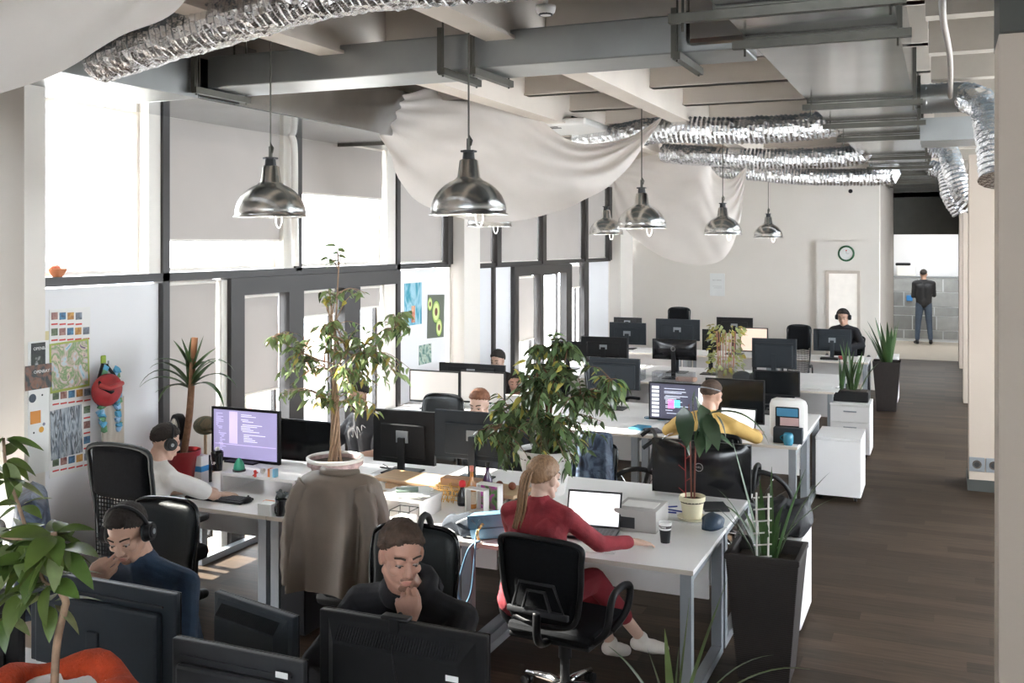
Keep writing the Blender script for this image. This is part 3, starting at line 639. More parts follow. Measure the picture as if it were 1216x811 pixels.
# ---------------------------------------------------------------- monitors
monpx(40, 212, 690, 800, 2.86, 'large slate-black monitor seen from behind in front of the man with headphones', True, style=2, m=M['blueblack'])
q = aty(283, 770, 2.55); m_ = monitor(q.x, 2.55, .50, .32, q.z, 'low dark monitor seen from behind at the bottom edge, left of the webcam monitor', PI, style=2, sticker=(-.40, .88), m=M['dark'])
q = aty(303, 716, 2.98); m_ = monitor(q.x, 2.98, .44, .30, q.z, 'slate monitor turned askew beside the man in the black hoodie', PI-.24, style=1, sticker=(-.30, .52), m=M['blueblack'])
mw = monpx(382, 580, 738, 872, 2.84, 'black monitor with a clipped webcam, seen from behind before the man in the hoodie', True, style=1, sticker=(-.34, .62))
monpx(-75, 26, 692, 800, 2.90, 'black monitor cut by the left picture edge beside the leafy plant', True, style=0)
monpx(253, 333, 485, 549, 5.95, 'monitor showing violet code editor on the window desk', scr='code', z=.87, style=2)
monpx(332, 402, 499, 548, 6.35, 'black switched-off monitor right of the violet code screen')
monpx(444, 517, 487, 550, 6.62, 'black monitor seen from behind with its stand, left one behind the small bottles', True, style=0, m=M['black'], sticker=(.42, .90))
monpx(517, 612, 489, 546, 6.62, 'slate monitor seen from behind, right one behind the small bottles', True, style=0, m=M['blueblack'])
monpx(775, 892, 524, 588, 6.75, 'wide glossy black monitor with round logo seen from behind', True, style=3, logo=True, stand=False)
monpx(487, 546, 440, 478, 9.25, 'pale beige screen, left one of the pair near the far window', scr='white')
monpx(547, 600, 441, 479, 9.25, 'pale beige screen, right one of the pair near the far window', scr='white')
monpx(522, 600, 432, 447, 10.1, 'dark monitor seen from behind above the pair of pale screens', True)
monpx(771, 846, 455, 500, 9.35, 'monitor with dark code editor in front of the man in yellow', scr='dark')
monpx(838, 908, 450, 502, 9.42, 'large black switched-off monitor right of the man in yellow')
monpx(895, 950, 440, 470, 10.3, 'dark screen seen behind the white rounded stand', False)
monpx(724, 767, 383, 409, 14.0-.9, 'dark monitor seen from behind near the back wall, left', True, m=M['blueblack'])
monpx(729, 762, 377, 386, 15.7, 'dark monitor peeking out above the left dark monitor', True)
monpx(779, 831, 379, 404, 13.1, 'dark monitor with a pale mount plate in front of the high chair', True, m=M['blueblack'])
monpx(775, 827, 403, 427, 12.5, 'black computer with round logo seen from behind on white foot', True, style=3, logo=True)
monpx(834, 856, 391, 416, 13.1, 'small dark monitor left of the climbing plant', True)
monpx(851, 894, 377, 396, 15.6, 'black monitor high near the back wall behind climbing plant', True)
monpx(879, 912, 389, 418, 13.2, 'peach-coloured lit screen beside the climbing plant', scr='pink')
monpx(893, 946, 402, 437, 12.4, 'slate monitor seen from behind at the aisle end', True, style=2, m=M['blueblack'])
monpx(966, 1011, 391, 417, 15.55, 'dark monitor in front of the far man with headphones', True, m=M['blueblack'])
monpx(690, 745, 400, 424, 12.5, 'black monitor partly behind the top of the leafy tree', True)
monpx(700, 760, 425, 462, 10.0, 'dark monitor seen from behind right of the leafy tree', True, style=2, m=M['blueblack'])
monpx(655, 697, 405, 428, 12.9, 'dark monitor hidden behind the leafy tree crown', True)
# webcam on the hoodie man's monitor
wc = empty('webcam', (mw.location.x-.02, 2.84, mw.location.z+0), 0, 'black webcam clipped on the top edge of the near monitor', 'webcam')
tz = aty(480, 738, 2.84).z; wc.location.z = tz
MB().box(-.05, .05, -.02, .02, .002, .016, .006).box(-.018, .018, -.022, -.012, -.055, .012, .004).cyl((0, .018, .009), (0, .026, .009), .009).build('body', M['black'], wc)
MB().tube(catmull([(.0, -.02, -.04), (.02, -.060, -.10), (.05, -.068, -.22), (.09, -.072, -.38)], 6), .003, 6).build('cable', M['black'], wc, True)
# laptops
lt = at(700, 632, .74)
laptop(lt.x+.0, 5.72, .33, 'open laptop with a white page in front of the woman in red', .12, open_=1.95)
laptop(aty(873, 500, 9.05).x, 9.12, .33, 'open laptop with a white page beside the man in yellow', -.10, open_=1.85)
# ---------------------------------------------------------------- chairs
c = exec_chair('black leather high-back chair with mesh lower back, before the man in white', 'mesh', 1.12); place(c, (aty(148, 530, 4.6).x, 4.84, 0), 0, None, (.92, .92, 1.12))
c2 = exec_chair('black leather chair behind the man with headphones', 'leather', 1.12); place(c2, (aty(203, 600, 4.18).x, 3.88, 0), PI+.12, None, (.80, .9, .98))
c3 = copy_tree(c2); c3.scale = (.88, .9, .98); place(c3, (aty(500, 600, 4.25).x, 3.95, 0), PI+.1, 'black leather chair behind the man in the hoodie with a bag strap over it')
c4 = exec_chair('chair draped with a brown jacket', 'leather', 1.15); c4['label'] = 'office chair hidden under a draped grey-brown jacket'; place(c4, (aty(409, 545, 4.72).x, 4.98, 0), .05, None, (.9, .9, 1.0))
c5 = task_chair('black mesh task chair with chrome star base under the woman in red'); place(c5, (aty(650, 700, 4.80).x, 5.06, 0), -.12, None, (.98, .98, .93))
c6 = copy_tree(c); place(c6, (aty(800, 380, 16.4).x, 16.5, 0), PI, 'high black chair back standing before the far bare wall', (.72, .9, 1.2))
c7 = copy_tree(c); place(c7, (aty(949, 400, 14.4).x, 14.15, 0), PI, 'black high-back chair near the aisle between the two farthest desk rows', (.62, .8, 1.16))
c8 = copy_tree(c2); place(c8, (aty(732, 440, 11.0).x, 11.0, 0), -1.9, 'black chair right of the leafy tree turned to the side')
c9 = copy_tree(c5); place(c9, (aty(915, 440, 11.5).x, 11.3, 0), .3, 'black task chair behind the white rounded stand')
c10 = copy_tree(c5); place(c10, (aty(850, 560, 8.15).x, 8.2, 0), 0, 'black task chair carrying the man in yellow')
c11 = copy_tree(c5); place(c11, (-4.75, 3.60, 0), 2.4, 'dark chair with a patterned jacket at the left picture edge')
c12 = copy_tree(c2); place(c12, (-4.1, 7.72, 0), PI, 'black chair carrying the bearded man by the window')
c13 = copy_tree(c2); c13.scale = (.8, .8, .72); place(c13, (aty(705, 550, 7.9).x, 7.65, 0), PI, 'black chair behind the second black monitor seen from behind')
c14 = copy_tree(c5); place(c14, (-1.42, 16.85, 0), PI, 'black chair under the far man with headphones')
c15 = copy_tree(c5); place(c15, (-4.42, 11.3, 0), PI, 'black chair beyond the pair of pale screens')
# ---------------------------------------------------------------- people
def V(*a): return Vector(a)
def remeshed(mb, name, m, parent, vox=.006, it=3, disp=None, fac=.5, label=None):
    me = bpy.data.meshes.new(name); mb.b.to_mesh(me); mb.b.free()
    o = bpy.data.objects.new(name, me); COL.objects.link(o)
    r = o.modifiers.new('r', 'REMESH'); r.mode = 'VOXEL'; r.voxel_size = vox; r.use_smooth_shade = True
    s = o.modifiers.new('s', 'SMOOTH'); s.factor = fac; s.iterations = it
    if disp:
        t = bpy.data.textures.get(disp[0]) or bpy.data.textures.new(disp[0], 'CLOUDS'); t.noise_scale = disp[2]; t.noise_depth = 2
        d = o.modifiers.new('d', 'DISPLACE'); d.texture = t; d.strength = disp[1]; d.mid_level = .5
    dg = bpy.context.evaluated_depsgraph_get(); dg.update()
    nm = bpy.data.meshes.new_from_object(o.evaluated_get(dg)); o.modifiers.clear(); o.data = nm; bpy.data.meshes.remove(me)
    nm.name = name; nm.materials.clear(); nm.materials.append(m)
    for p in nm.polygons: p.use_smooth = True
    o.parent = parent
    if label: o['label'] = label
    return o
def hand(mb, wrist, d, nrm, side, curl=.5, thumb=.6, sc=1., spread=.10, curls=None):
    d = d.normalized(); nrm = (nrm-d*nrm.dot(d)).normalized(); lat = d.cross(nrm)*side  # toward the thumb
    L = [.040, .045, .042, .033]; off = [.030, .010, -.011, -.030]; base = [.083, .087, .082, .073]
    mb.cap(wrist, wrist+d*.02*sc, .021*sc, .024*sc)
    for i in range(4):
        k = wrist+(d*base[i]+lat*off[i])*sc; mb.cap(wrist+d*.018*sc+lat*off[i]*.5*sc, k, .0155*sc, .0115*sc)
        c = curls[i] if curls else curl
        dd = (d+lat*off[i]*spread*20*.3).normalized(); p = k; ang = 0
        for j, (fl_, r0, r1) in enumerate(((1, .0088, .0080), (.62, .0080, .0073), (.50, .0073, .0062))):
            ang += c*(.9, 1.1, .8)[j]
            q = (dd*math.cos(ang)+nrm*math.sin(ang)); p2 = p+q*L[i]*fl_*sc; mb.cap(p, p2, r0*sc, r1*sc, 10); p = p2
    t0 = wrist+(d*.022+lat*.018)*sc; t1 = t0+(d*.030+lat*.030*(1-thumb*.5)+nrm*.018*thumb)*sc; t2 = t1+(d*.030+lat*.010*(1-thumb)+nrm*.014*thumb)*sc; t3 = t2+(d*.024-lat*.006*thumb+nrm*.008*thumb)*sc
    mb.cap(t0, t1, .016*sc, .0125*sc, 10); mb.cap(t1, t2, .0115*sc, .0098*sc, 10); mb.cap(t2, t3, .0098*sc, .0078*sc, 10)
def head_parts(mb, Mh, fem=False, s=1.):
    old = mb.m; mb.m = Mh @ Matrix.Scale(s, 4)
    mb.ball((0, -.015, .035), (.074, .092, .084), 3); mb.ball((0, .022, -.028), (.058, .064, .082), 3)
    mb.ball((0, .062, -.096), (.021, .018, .017)); mb.ball((0, -.01, -.03), (.064, .07, .06))
    for sx in (-1, 1):
        mb.cap((sx*.052, .0, -.055), (sx*.020, .055, -.096), .019, .016)
        mb.ball((sx*.040, .055, -.028), (.022, .022, .020)); mb.cap((sx*.012, .083, .022), (sx*.048, .066, .024), .0085, .008)
        mb.ball((sx*.0105, .094, -.037), (.009, .010, .008))
        mb.ball((sx*.077, -.008, -.006), (.009, .019, .031), 2, Euler((0, sx*.12, -sx*.35))); mb.ball((sx*.074, .0, -.02), (.010, .012, .014))
        mb.ball((sx*.031, .071, .008), (.0165, .013, .0085))
    mb.cap((0, .080, .012), (0, .104, -.030), .008, .0115); mb.ball((0, .078, -.064), (.024, .014, .018))
    mb.cap((-.018, .087, -.0615), (.018, .087, -.0615), .0055, .0055); mb.cap((-.015, .086, -.072), (.015, .086, -.072), .0062, .0062)
    mb.m = old
def face_bits(e, Mh, s=1., brow=(.06, .035, .02), lips=(.50, .22, .18), beard=None, closed=True):
    Mx = Mh @ Matrix.Scale(s, 4)
    b = MB(); b.m = Mx
    for sx in (-1, 1):
        c_ = MB(); c_.m = Mx; c_.ball((sx*.031, .0745, -.001), (.0115, .0105, .0062), 3).build('eye', mat('eye_white', (.40, .33, .29), .25), e, True)
    for sx in (-1, 1): b.ball((sx*.031, .083, -.0035), (.0055, .005, .0052), 2); b.cap((sx*.018, .085, -.0005), (sx*.045, .077, -.0015), .0016)
    b.build('iris', mat('dark_iris', (.03, .02, .015), .2), e, True)
    b = MB(); b.m = Mx
    for sx in (-1, 1):
        c_ = MB(); c_.m = Mx; c_.tube([(sx*.013, .0900, .026), (sx*.030, .0855, .031), (sx*.050, .071, .027)], .0038, 6).build('eyebrow', mat('brow_hair_%d' % int(brow[0]*1000), brow, .9), e, True)
    b.ball((0, .0915, -.0625), (.020, .0045, .0038), 2); b.ball((0, .0905, -.0715), (.017, .005, .0046), 2)
    b.build('lips', mat('lips', lips, .5), e, True)
def hairmesh(e, Mh, m, s=1., vol=1.06, front=.50, back=-.62, side=.02, name='hair', rough=.05, longf=None):
    b = MB(); b.m = Matrix.Identity(4); b.ball((0, 0, 0), 1, 5)
    Mx = Mh @ Matrix.Scale(s, 4)
    for v in b.b.verts:
        d = v.co.normalized(); a = d.y
        t = side+(front-side)*max(0, a)**1.2 if a > 0 else side+(back-side)*(-a)**.8
        k = (d.z-t)/.24+.25+noise.noise(d*9)*.4+noise.noise(V(d.x*30, d.y*30, d.z*6))*.5; k = max(0, min(1, k))
        rr = .87+(vol-.87)*k+(rough*noise.noise(V(d.x*14, d.y*4, d.z*5))+rough*.6*noise.noise(V(d.x*40, d.y*9, d.z*9)))*k
        v.co = Mx @ V(d.x*.0785*rr, d.y*.0965*rr-.015, d.z*.088*rr+.035)
    return b.build(name, m, e, True)
def beardmesh(e, Mh, m, s=1., off=.006, top=-.035, name='beard'):
    if off < .004:
        b = MB(); b.m = Mh; b.ball((0, .0655, -.096), (.024, .0185, .0155), 3); b.cap((-.020, .0862, -.0535), (.020, .0862, -.0535), .0048); b.build(name, m, e, True); return
    b = MB(); b.ball((0, 0, 0), 1, 4); Mx = Mh @ Matrix.Scale(s, 4)
    for v in b.b.verts:
        d = v.co.normalized(); p = V(d.x*.066, d.y*.080+.012, d.z*.080-.036)
        lim = top+.03*max(0, abs(d.x)-.5)*2-.0*(d.y)
        k = max(0, min(1, (lim-p.z)/.012+noise.noise(d*12)*.3)); k *= 1 if d.y > -.1 else 0
        v.co = Mx @ (V(d.x*(.058+off*k), d.y*(.066+off*1.6*k)+.019, d.z*(.078+off*1.6*k)-.034))
    return b.build(name, m, e, True)
SKIN = lambda n, c: mat(n, c, .48, var=.05, scale=14, bump=.05, bscale=160)
def person(loc, rz, lab, J, head, skin, top, bottom, hair, shoes=None, vox=.007, sc=1., short=False, hands=None, hoodie=False, cat='person', fem=False, hem=None, brow=(.05, .03, .02), beard=None, topfold=.012, standing=False, name='person', sleeve=1., facebits=True):
    e = empty(name, loc, rz, lab, cat); e.scale = (sc,)*3
    g = {k: Vector(v) for k, v in J.items()}
    hc = Vector(head[0]); Mh = Matrix.Translation(hc) @ Euler((head[1], head[2], head[3]), 'YXZ' if 0 else 'XYZ').to_matrix().to_4x4()
    if len(head) > 4: Mh = Matrix.Translation(hc) @ Matrix.Rotation(head[3], 4, 'Z') @ Matrix.Rotation(head[2], 4, 'Y') @ Matrix.Rotation(head[1], 4, 'X')
    nb = Mh @ V(0, -.03, -.075); sw = .9 if fem else 1
    # body: one continuous skin surface
    b = MB(); head_parts(b, Mh, fem)
    b.cap(g['neck'], nb, .064*sw, .056*sw); b.cap(g['chest'], g['neck'], .07*sw, .048)
    b.cap(g['pelvis'], g['chest'], .082*sw, .082*sw)
    for s_, S in ((-1, 'L'), (1, 'R')):
        sh, el, wr = g['sh'+S], g['el'+S], g['wr'+S]
        b.cap(g['neck']-V(0, 0, .015), sh, .036, .036); b.cap(g['chest'], sh, .06, .036); b.cap(sh, el, .043*sw, .036*sw)
        md = el.lerp(wr, .3); b.cap(el, md, .036*sw, .038*sw); b.cap(md, wr, .038*sw, .024*sw)
        hd = (hands or {}).get(S)
        if hd: hand(b, wr, Vector(hd[0]), Vector(hd[1]), hd[2] if len(hd) > 2 else s_, hd[3] if len(hd) > 3 else .5, hd[4] if len(hd) > 4 else .5, .95 if fem else 1.05, curls=hd[5] if len(hd) > 5 else None)
        hp = g['pelvis']+V(s_*.09, 0, -.02); b.cap(g['pelvis'], hp, .09, .08); b.cap(hp, g['kn'+S], .075, .05); b.cap(g['kn'+S], g['an'+S], .048, .032)
        b.cap(g['an'+S], g['an'+S]+V(0, .0, -.03), .034, .03); b.cap(g['an'+S]+V(0, 0, -.03), g['toe'+S], .032, .025)
    remeshed(b, 'body', skin, e, vox, 2)
    if facebits: face_bits(e, Mh, brow=brow)
    # top
    b = MB(); up = (g['chest']-g['pelvis'])
    for s_, S in ((-1, 'L'), (1, 'R')):
        sh, el, wr = g['sh'+S], g['el'+S], g['wr'+S]
        b.cap(g['neck']-V(0, 0, .02), sh, .064*sw, .064*sw); b.cap(g['chest']+V(s_*.06, 0, 0), sh-V(s_*.02, 0, .03), .105*sw, .06)
        b.cap(g['pelvis']+V(s_*.06, 0, .02), g['chest']+V(s_*.065, 0, .0), .118*sw, .118*sw)
        if short: b.cap(sh, sh.lerp(el, .75), .062*sw, .060*sw)
        else: b.cap(sh, el, .062*sw, .052*sw); b.cap(el, el.lerp(wr, sleeve*.92), .052*sw, .040*sw)
    b.cap(g['pelvis']+V(0, 0, .0), g['pelvis']+V(0, 0, .06), .13*sw, .13*sw)
    if hoodie:
        for k in range(12):
            a0 = 2*PI*k/12; a1 = 2*PI*(k+1)/12; f = lambda a: g['neck']+V(math.sin(a)*.085, -.015+math.cos(a)*-.085, .01+.035*math.cos(a))
            b.cap(f(a0), f(a1), .030, .030)
        b.ball(g['neck']+V(0, -.12, -.02), (.10, .05, .07))
    else:
        b.cap(g['chest'], g['neck']+V(0, 0, .0), .10*sw, .070*sw)
    tp = remeshed(b, 'sweatshirt' if not short else 'shirt', top, e, vox+.001, 2, ('folds', topfold, .11))
    # trousers
    b = MB()
    for s_, S in ((-1, 'L'), (1, 'R')):
        hp = g['pelvis']+V(s_*.085, 0, -.02); b.cap(g['pelvis']+V(s_*.04, 0, .03), hp, .118, .10); b.cap(hp, g['kn'+S], .098, .070)
        b.cap(g['kn'+S], g['kn'+S].lerp(g['an'+S], .88 if not hem else hem), .070, .052)
    remeshed(b, 'trousers', bottom, e, vox+.002, 2, ('folds2', .014, .13))
    if shoes:
        for s_, S in ((-1, 'L'), (1, 'R')):
            a, t = g['an'+S], g['toe'+S]; d = (t-a); d.z = 0; d = d.normalized() if d.length > .01 else V(0, 1, 0); dn = V(0, 0, -.035)
            b = MB(); f = (t-(a+dn)).normalized(); b.cap(a+dn-f*.03, a+dn+f*.08, .040, .042); b.cap(a+dn+f*.06, t, .042, .034); b.cap(a, a+dn, .042, .040)
            remeshed(b, 'shoe', shoes, e, .007)
    if hair: hair(e, Mh)
    if beard: beardmesh(e, Mh, beard[0], off=beard[1], top=beard[2] if len(beard) > 2 else -.035)

    return e, Matrix.Translation(loc) @ Matrix.Rotation(rz, 4, 'Z') @ Matrix.Scale(sc, 4) @ Mh
def headphones(Mh, lab, m=None, loc=None):
    e = empty('headphones', (0, 0, 0), 0, lab, 'headphones'); e.matrix_world = Mh; m = m or M['black']
    e.location = Mh.to_translation(); e.rotation_euler = Mh.to_euler()
    P = [(.094*math.cos(a), -.012, .022+.108*math.sin(a)) for a in [PI*k/16 for k in range(17)]]
    MB().tube(P, .009, 8).build('headband', m, e, True)
    for s in (-1, 1):
        c = MB(); c.cyl((s*.078, -.008, -.004), (s*.112, -.008, -.004), .042, .038, 24).cyl((s*.112, -.008, -.004), (s*.118, -.008, -.004), .03, .026, 24); c.build('ear_cup', m, e, 'auto')
        MB().lathe([(.028, -.008), (.042, -.006), (.044, 0), (.042, .006), (.028, .008)], seg=20).build('ear_pad', M['leather'], e, True, loc=(s*.082, -.008, -.004)).rotation_euler = (0, PI/2, 0)
        MB().cyl((s*.1185, -.008, -.004), (s*.120, -.008, -.004), .012).build('cup_badge', M['steelleg'], e)
    return e
def sit(**o):
    J = dict(pelvis=(0, -.02, .56), chest=(0, .02, .92), neck=(0, .03, 1.06), shL=(-.17, .02, 1.0), shR=(.17, .02, 1.0), elL=(-.22, .12, .78), elR=(.22, .12, .78), wrL=(-.14, .36, .79), wrR=(.14, .36, .79),
             knL=(-.13, .42, .52), knR=(.13, .42, .52), anL=(-.13, .42, .10), anR=(.13, .42, .10), toeL=(-.13, .56, .045), toeR=(.13, .56, .045))
    J.update(o); return J
hb = mat('short_brown_hair', (.085, .052, .036), .85, var=.35, scale=30, bump=.6, bscale=90)
hd_ = mat('dark_hair', (.022, .016, .013), .85, var=.4, scale=30, bump=.6, bscale=90)
hbl = mat('light_brown_hair', (.30, .17, .09), .5, var=.4, scale=25, bump=.5, bscale=60, stretch=(3, 3, .4))
skA = SKIN('skin_rosy', (.55, .30, .22)); skB = SKIN('skin_warm', (.55, .33, .24)); skC = SKIN('skin_light', (.66, .44, .34))
stub = mat('stubble', (.30, .165, .12), .9, var=.3, scale=60); jeans = mat('blue_denim', (.07, .10, .15), .8, var=.15, scale=30, bump=.2, bscale=200)
darktr = mat('dark_trousers', (.02, .02, .025), .8, var=.1)
# man in the black hoodie, chin on his fist; he faces the camera
hoodie = mat('black_hoodie_fabric', (.012, .012, .016), .85, var=.15, scale=12, bump=.15, bscale=160)
bx = aty(470, 640, 3.32)
J = sit(pelvis=(0, -.10, .56), chest=(0, .06, .93), neck=(0, .11, 1.10), shL=(-.21, .09, 1.01), shR=(.215, .06, 1.02), elR=(.34, .26, .80), elL=(-.20, .40, .82), wrL=(-.10, .325, 1.06), wrR=(.10, .44, .78))
e_, Mh1 = person((bx.x, 3.50, 0), PI+.10, 'man in black hoodie resting his chin on his fist, facing the camera', J, ((.0, .165, 1.25), -.20, -.04, .72, 1), skA, hoodie, darktr,
    lambda e, m_: (hairmesh(e, m_, hb, vol=1.08, front=.54, side=-.22, back=-.60, rough=.07)), M['black'], .0042, 1.02,
    hands={'L': ((.22, -.28, .75), (.45, -.95, -.2), -1, .9, .7, (.80, .95, 1.1, 1.25)), 'R': ((-.6, .2, -.05), (0, 0, -1), 1, .3, .4)}, hoodie=True, beard=(stub, .0022, -.052), topfold=.016)
# man with headphones at the left, cheek on his hand
navy = mat('navy_sweater', (.022, .045, .085), .85, var=.25, scale=16, bump=.2, bscale=160)
J = sit(pelvis=(0, -.08, .54), chest=(0, .02, .89), neck=(0, .09, 1.05), shL=(-.20, .05, .97), shR=(.20, .06, .98), elL=(-.32, .20, .76), elR=(.30, .26, .84), wrR=(.13, .26, 1.02), wrL=(-.10, .38, .78))
e_, Mh2 = person((aty(186, 620, 3.52).x, 3.52, 0), PI+.02, 'man in navy sweater and black headphones leaning his cheek on his hand', J, ((.02, .16, 1.195), -.42, .08, .28, 1), skB, navy, darktr,
    lambda e, m_: hairmesh(e, m_, hd_, vol=1.09, front=.56, side=-.16, back=-.55), M['black'], .0042, 1.,
    hands={'R': ((-.50, -.05, .22), (-.35, -.6, .5), 1, .55, .5, (.45, .6, .75, .9)), 'L': ((.6, .2, -.05), (0, 0, -1), -1, .3, .4)}, beard=(stub, .0016, -.05), sleeve=.66)
headphones(Mh2, 'black over-ear headphones worn by the man in the navy sweater')
# woman in red seen from behind
red = mat('red_sweater', (.27, .025, .035), .85, var=.25, scale=14, bump=.3, bscale=150); redt = mat('red_trousers', (.24, .02, .03), .85, var=.15, bump=.2, bscale=120)
wp = aty(648, 600, 5.18)
def pony(e, m_):
    hairmesh(e, m_, hbl, vol=1.09, front=.45, side=-.25, back=-.85, rough=.05)
    b = MB(); b.m = m_
    P = catmull([(0, -.10, .045), (0, -.15, .03), (-.005, -.165, -.06), (-.02, -.155, -.17), (-.05, -.15, -.27)], 10)
    for k in range(26):
        a = rng.uniform(0, 2*PI); r_ = rng.uniform(.0, .026); 
        b.tube([p+V(math.cos(a)*r_*(.4+min(1, i/12)), math.sin(a)*r_*.7*(.4+min(1, i/12)), 0)+V(rng.uniform(-.002, .002), 0, 0) for i, p in enumerate(P)], [.010, .003], 5)
    b.build('ponytail', hbl, e, True); b = MB(); b.m = m_; b.lathe([(.018, -.008), (.024, 0), (.018, .008)], (0, 0, 0), 16); o = b.build('hair_tie', M['black'], e, True)
J = sit(pelvis=(0, -.05, .57), chest=(.02, .02, .91), neck=(.02, .05, 1.07), shL=(-.155, .03, 1.0), shR=(.18, .05, 1.0), elR=(.30, .24, .82), wrR=(.42, .42, .80), elL=(-.22, .22, .80), wrL=(.0, .42, .80),
        knR=(.20, .40, .56), knL=(.10, .42, .54), anR=(.42, .60, .19), anL=(.24, .58, .14), toeR=(.53, .68, .12), toeL=(.29, .70, .06))
e_, Mh3 = person((wp.x-.02, 5.04, 0), -.05, 'woman in dark red clothes with long ponytail, seen from behind at the laptop', J, ((.03, .09, 1.19), -.12, 0, -.35, 1), skC, red, redt, pony,
    mat('white_trainer', (.78, .72, .66), .5), .006, .98, hands={'R': ((.45, .65, -.08), (0, .0, -1), -1, .25, .2), 'L': ((.3, .6, 0), (0, 0, -1), -1, .3, .2)}, fem=True, hem=.62)
# man in white shirt at the window desk, seen from behind with headphones
wht = mat('white_shirt', (.78, .76, .74), .8, var=.04, bump=.1, bscale=90)
J = sit(pelvis=(0, -.03, .55), chest=(.04, .12, .88), neck=(.06, .19, 1.02), shL=(-.13, .16, .95), shR=(.23, .15, .94), elR=(.38, .38, .80), wrR=(.36, .44, .78), elL=(-.08, .34, .8), wrL=(.14, .50, .78))
e_, Mh4 = person((aty(166, 560, 5.1).x, 5.0, 0), -.05, 'man in white shirt and headphones seen from behind at the violet screen', J, ((.09, .24, 1.155), -.30, 0, -.35, 1), skC, wht, darktr,
    lambda e, m_: hairmesh(e, m_, hd_, vol=1.08, front=.5, side=.0, back=-.65), M['black'], .007, .98, hands={'R': ((.1, .5, .0), (0, 0, -1), -1, .35, .3), 'L': ((.1, .5, 0), (0, 0, -1), 1, .35, .3)}, short=True)
headphones(Mh4, 'black headphones worn by the man in the white shirt')
# bearded man behind the near tree
gry = mat('dark_grey_tshirt', (.05, .05, .055), .85, var=.12, bump=.1)
bp = aty(444, 490, 7.5)
J = sit(chest=(0, .06, .92), neck=(0, .10, 1.07), elL=(-.24, .18, .80), elR=(.24, .2, .80))
e_, Mh5 = person((bp.x, 7.45, -.14), PI-.25, 'bearded man in dark grey t-shirt sitting behind the near indoor tree', J, ((.0, .15, 1.225), -.18, 0, .25, 1), skB, gry, jeans,
    lambda e, m_: (hairmesh(e, m_, hd_, vol=1.12, front=.5, side=-.1, back=-.6)), M['black'], .008, 1.06, hands={'R': ((-.2, .5, 0), (0, 0, -1), 1, .3, .3), 'L': ((.2, .5, 0), (0, 0, -1), -1, .3, .3)}, short=True, beard=(hd_, .012, -.028), brow=(.03, .02, .01))
b = MB(); pts = catmull([(-.10, .150, .98), (-.06, .16, 1.0), (-.07, .165, .92), (-.02, .172, .99), (-.03, .175, .90), (.02, .172, .97), (.03, .17, .90), (.09, .155, .98)], 6)
b.tube(pts, .004, 5); o = b.build('shirt_print', M['paper'], e_, True)
# man in yellow, from behind
yel = mat('mustard_shirt', (.56, .36, .11), .8, var=.1, bump=.15, bscale=120)
yp = aty(836, 480, 8.45)
J = sit(pelvis=(0, -.03, .56), chest=(0, .10, .84), neck=(.01, .20, .96), shL=(-.21, .17, .88), shR=(.21, .17, .88), elL=(-.36, .28, .78), elR=(.37, .30, .78), wrL=(-.20, .46, .79), wrR=(.30, .48, .79))
e_, Mh6 = person((yp.x, 8.28, 0), -.10, 'man in mustard yellow shirt with short hair, seen from behind at his screens', J, ((.02, .25, 1.10), -.20, 0, -.30, 1), skB, yel, jeans,
    lambda e, m_: hairmesh(e, m_, hb, vol=1.08, front=.5, side=-.12, back=-.55, rough=.03), M['black'], .008, 1.05, hands={'R': ((0, .5, 0), (0, 0, -1), -1, .3, .3), 'L': ((.2, .5, 0), (0, 0, -1), 1, .3, .3)})
b = MB(); b.m = Matrix.Identity(4); o = empty('glasses_strap', (0, 0, 0), 0, 'thin grey headband on the head of the man in yellow', 'headband'); o.location = Mh6.to_translation(); o.rotation_euler = Mh6.to_euler()
b.tube([(.085*math.sin(a), -.015-.108*math.cos(a), .045+.01*math.cos(a)) for a in [(-1.6+3.2*k/16) for k in range(17)]], .006, 6).build('band', M['steelleg'], o, True)
# far people
fp = aty(1004, 395, 16.75)
e_, Mh7 = person((fp.x-.02, 16.85, 0), PI-.2, 'far man in black with headphones behind the last desk, facing the camera', sit(elL=(-.30, .15, .80), elR=(.32, .2, .8)), ((0, .08, 1.21), -.25, 0, .1, 1), skB, hoodie, darktr,
    lambda e, m_: hairmesh(e, m_, hd_, vol=1.08, front=.5, side=.05, back=-.6), M['black'], .011, 1.05, hands={'R': ((-.2, .5, 0), (0, 0, -1), 1, .3, .3), 'L': ((.2, .5, 0), (0, 0, -1), -1, .3, .3)})
headphones(Mh7, 'dark headphones worn by the far man behind the last desk')
fq = aty(574, 478, 7.5)
e_, Mh8 = person((fq.x, 7.52, 0), PI, 'man with ginger hair mostly hidden behind the two black monitors', sit(pelvis=(0, .02, .50), chest=(0, .05, .86), neck=(0, .06, 1.0)), ((0, .10, 1.14), -.3, 0, 0, 1), skC, gry, jeans,
    lambda e, m_: hairmesh(e, m_, mat('ginger_hair', (.20, .08, .04), .7, var=.3, scale=30), vol=1.08, front=.5, side=.05, back=-.6), M['black'], .011, 1.)
fr_ = aty(589, 425, 11.1)
e_, Mh9 = person((fr_.x, 11.25, -.22), PI-.1, 'dark-haired person peeking above the monitors left of the big tree', sit(), ((0, .08, 1.22), -.25, 0, 0, 1), skC, mat('dark_top', (.04, .03, .03), .8), darktr,
    lambda e, m_: hairmesh(e, m_, hd_, vol=1.10, front=.5, side=-.2, back=-.8), M['black'], .012, 1.02)
fs_ = aty(613, 455, 10.9)
e_, Mh10 = person((fs_.x, 10.9, -.40), PI+.3, 'person with reddish face half hidden in the crown of the big tree', sit(), ((0, .08, 1.22), -.1, 0, 0, 1), skA, darktr, darktr,
    lambda e, m_: hairmesh(e, m_, hd_, vol=1.10, front=.5, side=-.2, back=-.8), M['black'], .012, 1.0)
